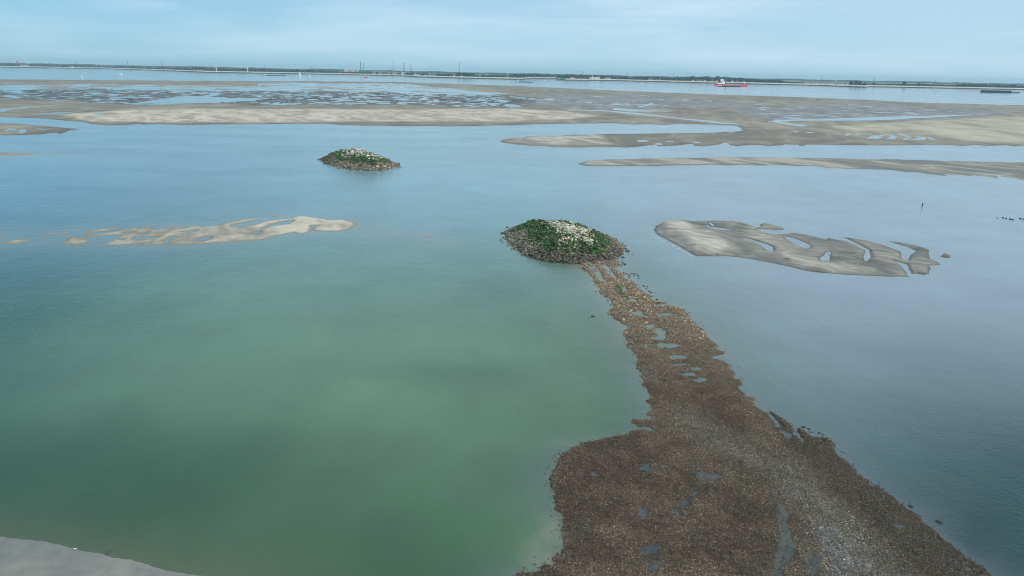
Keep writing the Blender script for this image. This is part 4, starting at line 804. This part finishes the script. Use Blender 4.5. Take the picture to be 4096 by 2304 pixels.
# lattice towers
def pylon(sx, top, label, off=500, arms=3, wid=1.0, th=.45, group=None):
    d = dep_s(sx) + off; p = at(sx, hor(sx), d); zt = at(sx, top, d)[2]; zb = 4.; h = zt - zb
    r_ = empty('lattice_tower', (p[0], p[1], zb)); tag(r_, label, 'lattice tower', group)
    b = MB(); w0, w1 = h * .085 * wid, h * .012 * wid; n = 7
    for sx_2 in (-1, 1):
        for sy_2 in (-1, 1): b.tube((sx_2 * w0, sy_2 * w0, 0), (sx_2 * w1, sy_2 * w1, h), th, th * .7, 4)
    for i in range(n):
        z0, z1 = h * i / n, h * (i + 1) / n; a0_, a1_ = w0 + (w1 - w0) * i / n, w0 + (w1 - w0) * (i + 1) / n
        for s in (-1, 1):
            b.tube((-a0_, s * a0_, z0), (a1_, s * a1_, z1), th * .5, th * .5, 4); b.tube((a0_, s * a0_, z0), (-a1_, s * a1_, z1), th * .5, th * .5, 4)
    b.build('tower', m_dark, r_)
    for q in range(arms):
        z = h * (.97 - .10 * q); l = h * (.05 + .02 * (q % 2)) + w1
        MB().tube((-l, 0, z), (l, 0, z), th * .8, th * .8, 4).build('crossarm', m_dark, r_)
for a, t_, lab, of, ar, th in [(1443, 245.5, 'tall lattice tower, left one of the close pair left of centre', 500, 3, .45), (1454, 247, 'fainter lattice tower, right one of the close pair left of centre', 900, 3, .3), (1573, 242.5, 'slim lattice tower between the close pair and the harbour tower', 900, 2, .28), (1616, 250, 'stout lattice tower above the white harbour warehouse', 250, 3, .5), (1644, 250, 'slim lattice tower with two short arms right of the harbour tower', 700, 2, .32), (1837, 249, 'very thin tall mast above the dark grove', 900, 1, .28)]:
    pylon(a, t_, lab, of, ar, .6, th)
for a, t_, of in [(304, 244, 700), (512, 245.5, 500), (495, 258, 500), (650, 247, 900), (665, 263, 500), (843, 259.5, 400), (832, 266, 400), (1059, 264, 500), (1247, 268, 500), (2093, 283, 700), (2180, 283, 500), (2330, 286, 700), (2508, 289, 800), (2695, 292, 900), (3287, 307, 1200), (3496, 311, 1200), (3742, 319, 1200)]:
    pylon(a, t_, 'small faint power line tower standing up behind the far trees', of, 2, 1.0, .35, 'small power line towers')

# ================================================================ VESSELS
def hull_rings(L_, Bm, Hh, bow=.16, sheer=.0, stern=.06, raise_bow=0.0, raise_stern=0.0):
    rings = []
    for t_ in (0, .03, .1, .3, .6, 1 - bow, 1 - bow * .5, 1 - bow * .15, 1):
        w_ = Bm / 2
        if t_ > 1 - bow: w_ *= max(.03, 1 - ((t_ - (1 - bow)) / bow) ** 1.8)
        if t_ < .1: w_ *= .8 + 2 * t_
        x_ = -L_ / 2 + L_ * t_; h_ = Hh + (raise_bow * max(0, (t_ - (1 - bow * 1.2)) / (bow * 1.2)) ** .5 if t_ > 1 - bow * 1.2 else 0)
        fl = L_ * .03 * max(0, (t_ - .8) / .2)
        rings.append([(x_ - fl, -w_ * .8, -.8), (x_ - fl * .4, -w_ * .95, .3), (x_, -w_, h_), (x_, w_, h_), (x_ - fl * .4, w_ * .95, .3), (x_ - fl, w_ * .8, -.8)])
    return rings
def vessel_at(name, sx, sy, label, cat, group=None, flip=False):
    g = gnd(float(sx), float(sy)); r_ = empty(name, (g[0], g[1], 0), math.pi if flip else 0); tag(r_, label, cat, group); return r_, depth(sx, sy) * .25 / F
# red coaster
r_, k = vessel_at('cargo_ship', 2924, 344.5, 'red cargo ship with white wheelhouse and tall dark mast sailing in the channel', 'cargo ship')
Ls = 132 * k; Bm = Ls * .14; u = k
hl = MB().loft(hull_rings(Ls, Bm, 3.2 * u, bow=.12)).build('hull', m_red, r_)
MB().box(-Ls * .49, -Ls * .27, -Bm * .46, Bm * .46, 3.2 * u + .003, 7.5 * u, .3, .2).build('poop_deck', m_red, r_)
fc = []
for x_, w_, xo in ((Ls * .30, .46, -2 * u), (Ls * .36, .46, 0), (Ls * .44, .32, 0), (Ls * .49, .12, 3 * u)):
    fc.append([(x_, -Bm * w_, 3.2 * u + .003), (x_ + max(xo, 0), -Bm * w_ * 1.05, (7.2 if xo >= 0 else 3.6) * u), (x_ + max(xo, 0), Bm * w_ * 1.05, (7.2 if xo >= 0 else 3.6) * u), (x_, Bm * w_, 3.2 * u + .003)])
MB().loft(fc).build('forecastle', m_red, r_)
MB().box(-Ls * .25, Ls * .28, -Bm * .33, Bm * .33, 3.2 * u + .003, 4.8 * u).build('hatch_cover', m_deck, r_)
for q in range(9): MB().box(-Ls * .24 + q * Ls * .057, -Ls * .24 + q * Ls * .057 + .5 * u, -Bm * .36, Bm * .36, 4.8 * u + .003, 5.8 * u).build('hatch_beam', m_white, r_)
whs = MB().box(-Ls * .30, -Ls * .205, -Bm * .42, Bm * .42, 7.5 * u + .003, 19 * u).build('superstructure', m_white, r_)
MB().box(-Ls * .43, -Ls * .305, -Bm * .4, Bm * .4, 7.5 * u + .003, 12 * u).build('accommodation', m_white, r_)
MB().box(-Ls * .335, -Ls * .25, -Bm * .5, Bm * .5, 19 * u + .003, 26 * u, -.5).build('wheelhouse', m_white, r_)
MB().box(-Ls * .26, -Ls * .2515, -Bm * .45, Bm * .45, 21.5 * u, 24 * u).build('window_band', m_glass, r_)
MB().box(-Ls * .39, -Ls * .35, -Bm * .15, Bm * .15, 12 * u + .003, 18 * u, .3, .3).build('funnel', m_navy, r_)
MB().tube((-Ls * .185, 0, 5 * u), (-Ls * .17, 0, 37 * u), 2.2 * u, 1.0 * u, 8).tube((-Ls * .215, 0, 19 * u), (-Ls * .17, 0, 36 * u), .9 * u, .6 * u, 6).build('mast', m_dark, r_)
MB().tube((-Ls * .16, 0, 5 * u), (-Ls * .155, 0, 26 * u), .8 * u, .5 * u, 6).build('derrick', m_wall2, r_)
MB().tube((Ls * .40, 0, 7 * u), (Ls * .405, 0, 21 * u), 1.4 * u, .9 * u, 8).build('foremast', m_white, r_)
m_foam = mat('foam', (.75, .78, .78), .6)
def foam(sx, sy, wpx, label):
    g = gnd(float(sx), float(sy)); k_ = depth(sx, sy) * .25 / F; rng = np.random.default_rng(int(sx)); n = 26
    cen = np.stack([rng.uniform(-.5, .5, n) * wpx * k_, rng.normal(0, .8, n), rng.uniform(-.1, .35, n)], -1) + np.array([g[0], g[1], 0]); V, Fa, kk = lumps(ICO0, cen, rng.uniform(.5, 1.3, n) * min(wpx, 10) * k_ * .1 + .2, flat=(.3, .5), rng=rng)
    tag(np_mesh('bow_wave', V, Fa, m_foam, smooth=True), label, 'foam', kind='stuff')
foam(2990, 345.5, 10, 'white bow wave of the red cargo ship')
foam(2866, 343.5, 16, 'thin foam at the stern of the red cargo ship')
def flecks(name, pts, size, label, seed):
    rng = np.random.default_rng(seed); g = gnd([p[0] for p in pts], [p[1] for p in pts]); g[:, 2] = .01
    V, Fa, kk = lumps(ICO0, g, rng.uniform(.5, 1.3, len(g)) * size, flat=(.15, .3), rng=rng); tag(np_mesh(name, V, Fa, m_foam, smooth=True), label, 'foam', kind='stuff')
rf = np.random.default_rng(8)
flecks('foam_flecks', [(rf.normal(2000, 170), rf.normal(1420, 34)) for _ in range(90)] + [(rf.normal(2330, 60), rf.normal(1400, 80)) for _ in range(0)], .018, 'scattered white foam flecks on the green water left of the spit', 5)
flecks('foam_flecks', [tuple(G([(60 + 110 * q + rf.normal(0, 18), 120 + 60 * q + rf.normal(0, 9))])[0]) for q in rf.random(110)], .035, 'white foam flecks off the rounded left tip of the striped sandbank', 6)
flecks('foam_line', [tuple(G([(np.interp(q, [0, .2, .45, .7, 1], [150, 225, 320, 440, 522]) + rf.normal(0, 2) - 2, np.interp(q, [0, .2, .45, .7, 1], [195, 237, 290, 345, 392]) + rf.normal(0, 1.5) + 2)])[0]) for q in rf.random(420)], .05, 'thin white line of foam lapping the scarp of the striped sandbank', 7)
# barges
def barge(sx, sy, wpx, hpx, label, hull_m, ends=m_white, flip=False, endh=2.0, both=True, cargo=None):
    r_, k = vessel_at('barge', sx, sy, label, 'barge', 'river barges', flip); L_ = wpx * k; B_ = min(L_ * .14, 11)
    MB().loft(hull_rings(L_, B_, hpx * k, bow=.08)).build('hull', hull_m, r_)
    MB().box(-L_ * .33, L_ * .38, -B_ * .4, B_ * .4, hpx * k + .003, hpx * k * 1.35).build('hatch_cover', cargo or hull_m, r_)
    MB().box(-L_ * .48, -L_ * .36, -B_ * .4, B_ * .4, hpx * k + .003, hpx * k + endh * k, .2).build('wheelhouse', ends, r_)
    MB().box(-L_ * .359, -L_ * .357, -B_ * .35, B_ * .35, hpx * k + endh * k * .4, hpx * k + endh * k * .8).build('window', m_glass, r_)
    if both: MB().box(L_ * .40, L_ * .46, -B_ * .3, B_ * .3, hpx * k + .003, hpx * k + endh * .6 * k, .2).build('bow_locker', ends, r_)
    MB().tube((-L_ * .35, 0, hpx * k), (-L_ * .35, 0, hpx * k + endh * 2.4 * k), .2, .1, 6).build('mast', ends, r_)
barge(1104, 303, 100, 1.8, 'long low barge with white ends and teal hold left of the sailing yacht', m_teal, endh=3)
barge(2100, 329, 70, 1.8, 'low dark barge with white wheelhouse at its left end near the jetty', m_navy, endh=2.6)
barge(2918, 347, 92, 2.4, 'navy low barge passing in front of the red cargo ship', m_navy, endh=1.8, both=False)
r_, k = vessel_at('barge', 4000, 371, 'long dark pushed barge at the far right edge of the water', 'barge', 'river barges'); L_ = 122 * k; r_.location.x -= 15 * k
MB().loft(hull_rings(L_, 9, 7.5 * k, bow=.05)).build('hull', m_navy, r_); MB().box(-L_ * .485, L_ * .42, -4.7, 4.7, 7.5 * k + .003, 8.6 * k).build('coaming', m_navy, r_)
MB().box(L_ * .502, L_ * .76, -3.2, 3.2, -.5, 3 * k, .8, .2).build('tug_hull', m_navy, r_); MB().box(L_ * .66, L_ * .74, -2, 2, 3 * k + .003, 4.6 * k).build('wheelhouse', m_wall2, r_); MB().tube((L_ * .57, 0, 3 * k), (L_ * .57, 0, 9 * k), .35, .25, 6).build('mast', m_dark, r_)
foam(4085, 373, 12, 'thin white wake behind the dark pushed barge')
# yachts and small boats
def boat(sx, sy, wpx, hpx, label, hull_m=m_white, cab_m=m_white, flip=False, name='motor_boat', cat='boat'):
    r_, k = vessel_at(name, sx, sy, label, cat, 'small boats', flip); L_ = wpx * k; h = hpx * k
    MB().loft(hull_rings(L_, L_ * .32, h * .45, bow=.45)).build('hull', hull_m, r_)
    MB().box(-L_ * .3, L_ * .12, -L_ * .12, L_ * .12, h * .45 + .003, h, L_ * .05, L_ * .01).build('cabin', cab_m, r_)
    MB().box(-L_ * .2, L_ * .05, -L_ * .122, -L_ * .1, h * .6, h * .8).build('window', m_glass, r_)
    MB().tube((-L_ * .05, 0, h), (-L_ * .05, 0, h * 1.5), .08, .05, 5).build('mast', m_white, r_)
boat(484, 299, 16, 5.5, 'white motor yacht on the far water at the left')
boat(594, 311, 12, 5, 'smaller white boat with dark cabin right of the white motor yacht', cab_m=m_dark)
boat(337, 291.5, 6, 4, 'tiny grey boat farthest left near the far shore', cab_m=m_dark)
boat(1239, 304.5, 9, 4, 'small white motor boat right of the sailing yacht')
boat(1464, 310.5, 15, 8, 'red and white speedboat trailing a long white wake', m_red, m_white)
boat(2181, 323, 8, 4, 'small white boat between the dark barge and the harbour mouth')
boat(2238, 321, 24, 6.5, 'dark tug with pale cabin in the harbour mouth', m_navy, m_wall2, name='tug_boat', cat='tug')
boat(1185, 304.5, 4, 2.5, 'tiny pale dinghy just left of the sailing yacht')
def wake(x0, x1, sy, label):
    b = MB(); a = gnd(float(x0), sy); c_ = gnd(float(x1), sy + .0204 * (x1 - x0)); n = 24; va = []
    d_ = (c_ - a); nrm = np.array([-d_[1], d_[0], 0]) / np.linalg.norm(d_)
    for i in range(n + 1):
        p = a + d_ * i / n; w_ = 1.2 + 1.5 * (1 - i / n) * random.uniform(.5, 1.2)
        va += [tuple(p + nrm * w_ + [0, 0, .06]), tuple(p - nrm * w_ + [0, 0, .06])]
    b.add(va, [(2 * i, 2 * i + 1, 2 * i + 3, 2 * i + 2) for i in range(n)]); tag(b.build('boat_wake', m_foam), label, 'wake', kind='stuff')
wake(1375, 1457, 309.5, 'thin white wake trailing behind the red and white speedboat')
def sailboat(sx, sy, wpx, hpx, label):
    r_, k = vessel_at('sailing_yacht', sx, sy, label, 'sailing yacht', 'small boats'); L_ = wpx * k; h = hpx * k
    MB().loft(hull_rings(L_, L_ * .28, L_ * .12, bow=.5)).build('hull', m_white, r_); MB().tube((0, 0, 0), (0, 0, h), .15, .08, 6).build('mast', m_white, r_); MB().tube((0, 0, L_ * .2), (-L_ * .42, 0, L_ * .2), .1, .08, 6).build('boom', m_white, r_)
    for nm, pts in (('mainsail', [(-.15, L_ * .22), (-L_ * .42, L_ * .22), (-.15, h * .97)]), ('jib', [(.3, h * .9), (.5, L_ * .2), (L_ * .45, L_ * .15)])):
        v = [(p[0], s * .05 - .35 * (1 if i == 1 else 0), p[1]) for s in (-1, 1) for i, p in enumerate(pts)]
        MB().add(v, [(0, 1, 2), (5, 4, 3), (0, 3, 4, 1), (1, 4, 5, 2), (2, 5, 3, 0)]).build(nm, m_white, r_)
sailboat(1200, 305, 12, 20, 'white sailing yacht with tall raised sails in front of the far shore')
sailboat(329, 309, 5, 8, 'tiny white dinghy sail on the water at the left')
sailboat(2072, 325, 4, 12, 'small yacht mast beside the dark barge near the jetty')
def buoy(sx, sy, h, m, label):
    r_, k = vessel_at('buoy', sx, sy, label, 'buoy', 'channel buoys'); H_ = h * k
    MB().tube((0, 0, -.5), (0, 0, H_ * .3), H_ * .28, H_ * .25, 12).build('float', m, r_); MB().tube((0, 0, H_ * .3), (0, 0, H_ * .8), H_ * .16, H_ * .07, 8).build('tower', m, r_); MB().tube((0, 0, H_ * .8), (0, 0, H_), H_ * .12, H_ * .02, 8).build('topmark', m, r_)
buoy(2675.5, 341, 5, m_green, 'green channel buoy on open water left of the red ship')
buoy(3739, 370, 5, m_dark, 'dark channel buoy on the water left of the dark pushed barge')
buoy(1355, 302, 8, m_yel, 'yellow and dark buoy near the far shore right of the sailing yacht')
# jetty
g = gnd(2150., 317.); k = depth(2150, 317) * .25 / F
r_ = empty('jetty', (g[0], g[1], 0)); tag(r_, 'long dark timber jetty on piles in front of the far harbour', 'jetty')
MB().box(-40 * k, 72 * k, -2, 2, 3.0, 3.8).build('deck', m_dark, r_)
for q in range(12): MB().tube((-38 * k + q * 9.6 * k, 0, -1), (-38 * k + q * 9.6 * k, 0, 2.997), .5, .5, 6).build('pile', m_dark, r_)
dol = None
for i, a in enumerate([2087, 2092, 2098, 2103, 2109]):
    g = gnd(float(a), 318.5 + i * .1)
    if dol is None:
        dol = empty('mooring_dolphin', g); MB().tube((0, 0, -1), (0, 0, 6.5), .9, .8, 8).build('pile', m_dark, dol); MB().tube((0, 0, 6.5), (0, 0, 7.2), 1.1, 1.0, 8).build('cap', m_dark, dol)
    else: dol = copy_tree(dol); dol.location = g
    tag(dol, 'dark upright mooring pile in the short row left of the jetty', 'mooring pile', 'row of mooring piles')

# ================================================================ HAZE
hz = MB().box(-15000, 15000, -14500, 15000, -4, 75).build('haze', None); hz['kind'] = 'stuff'; hz['label'] = 'pale blue haze over the water and the far shore'; hz['category'] = 'haze'
hm = bpy.data.materials.new('haze'); hm.use_nodes = True; t = hm.node_tree; t.nodes.clear()
o_ = t.nodes.new('ShaderNodeOutputMaterial'); pv = t.nodes.new('ShaderNodeVolumePrincipled'); pv.inputs['Color'].default_value = (.68, .95, 1.0, 1); pv.inputs['Density'].default_value = 8.5e-5; pv.inputs['Anisotropy'].default_value = 0.0
t.links.new(pv.outputs[0], o_.inputs['Volume']); hz.data.materials.clear(); hz.data.materials.append(hm)
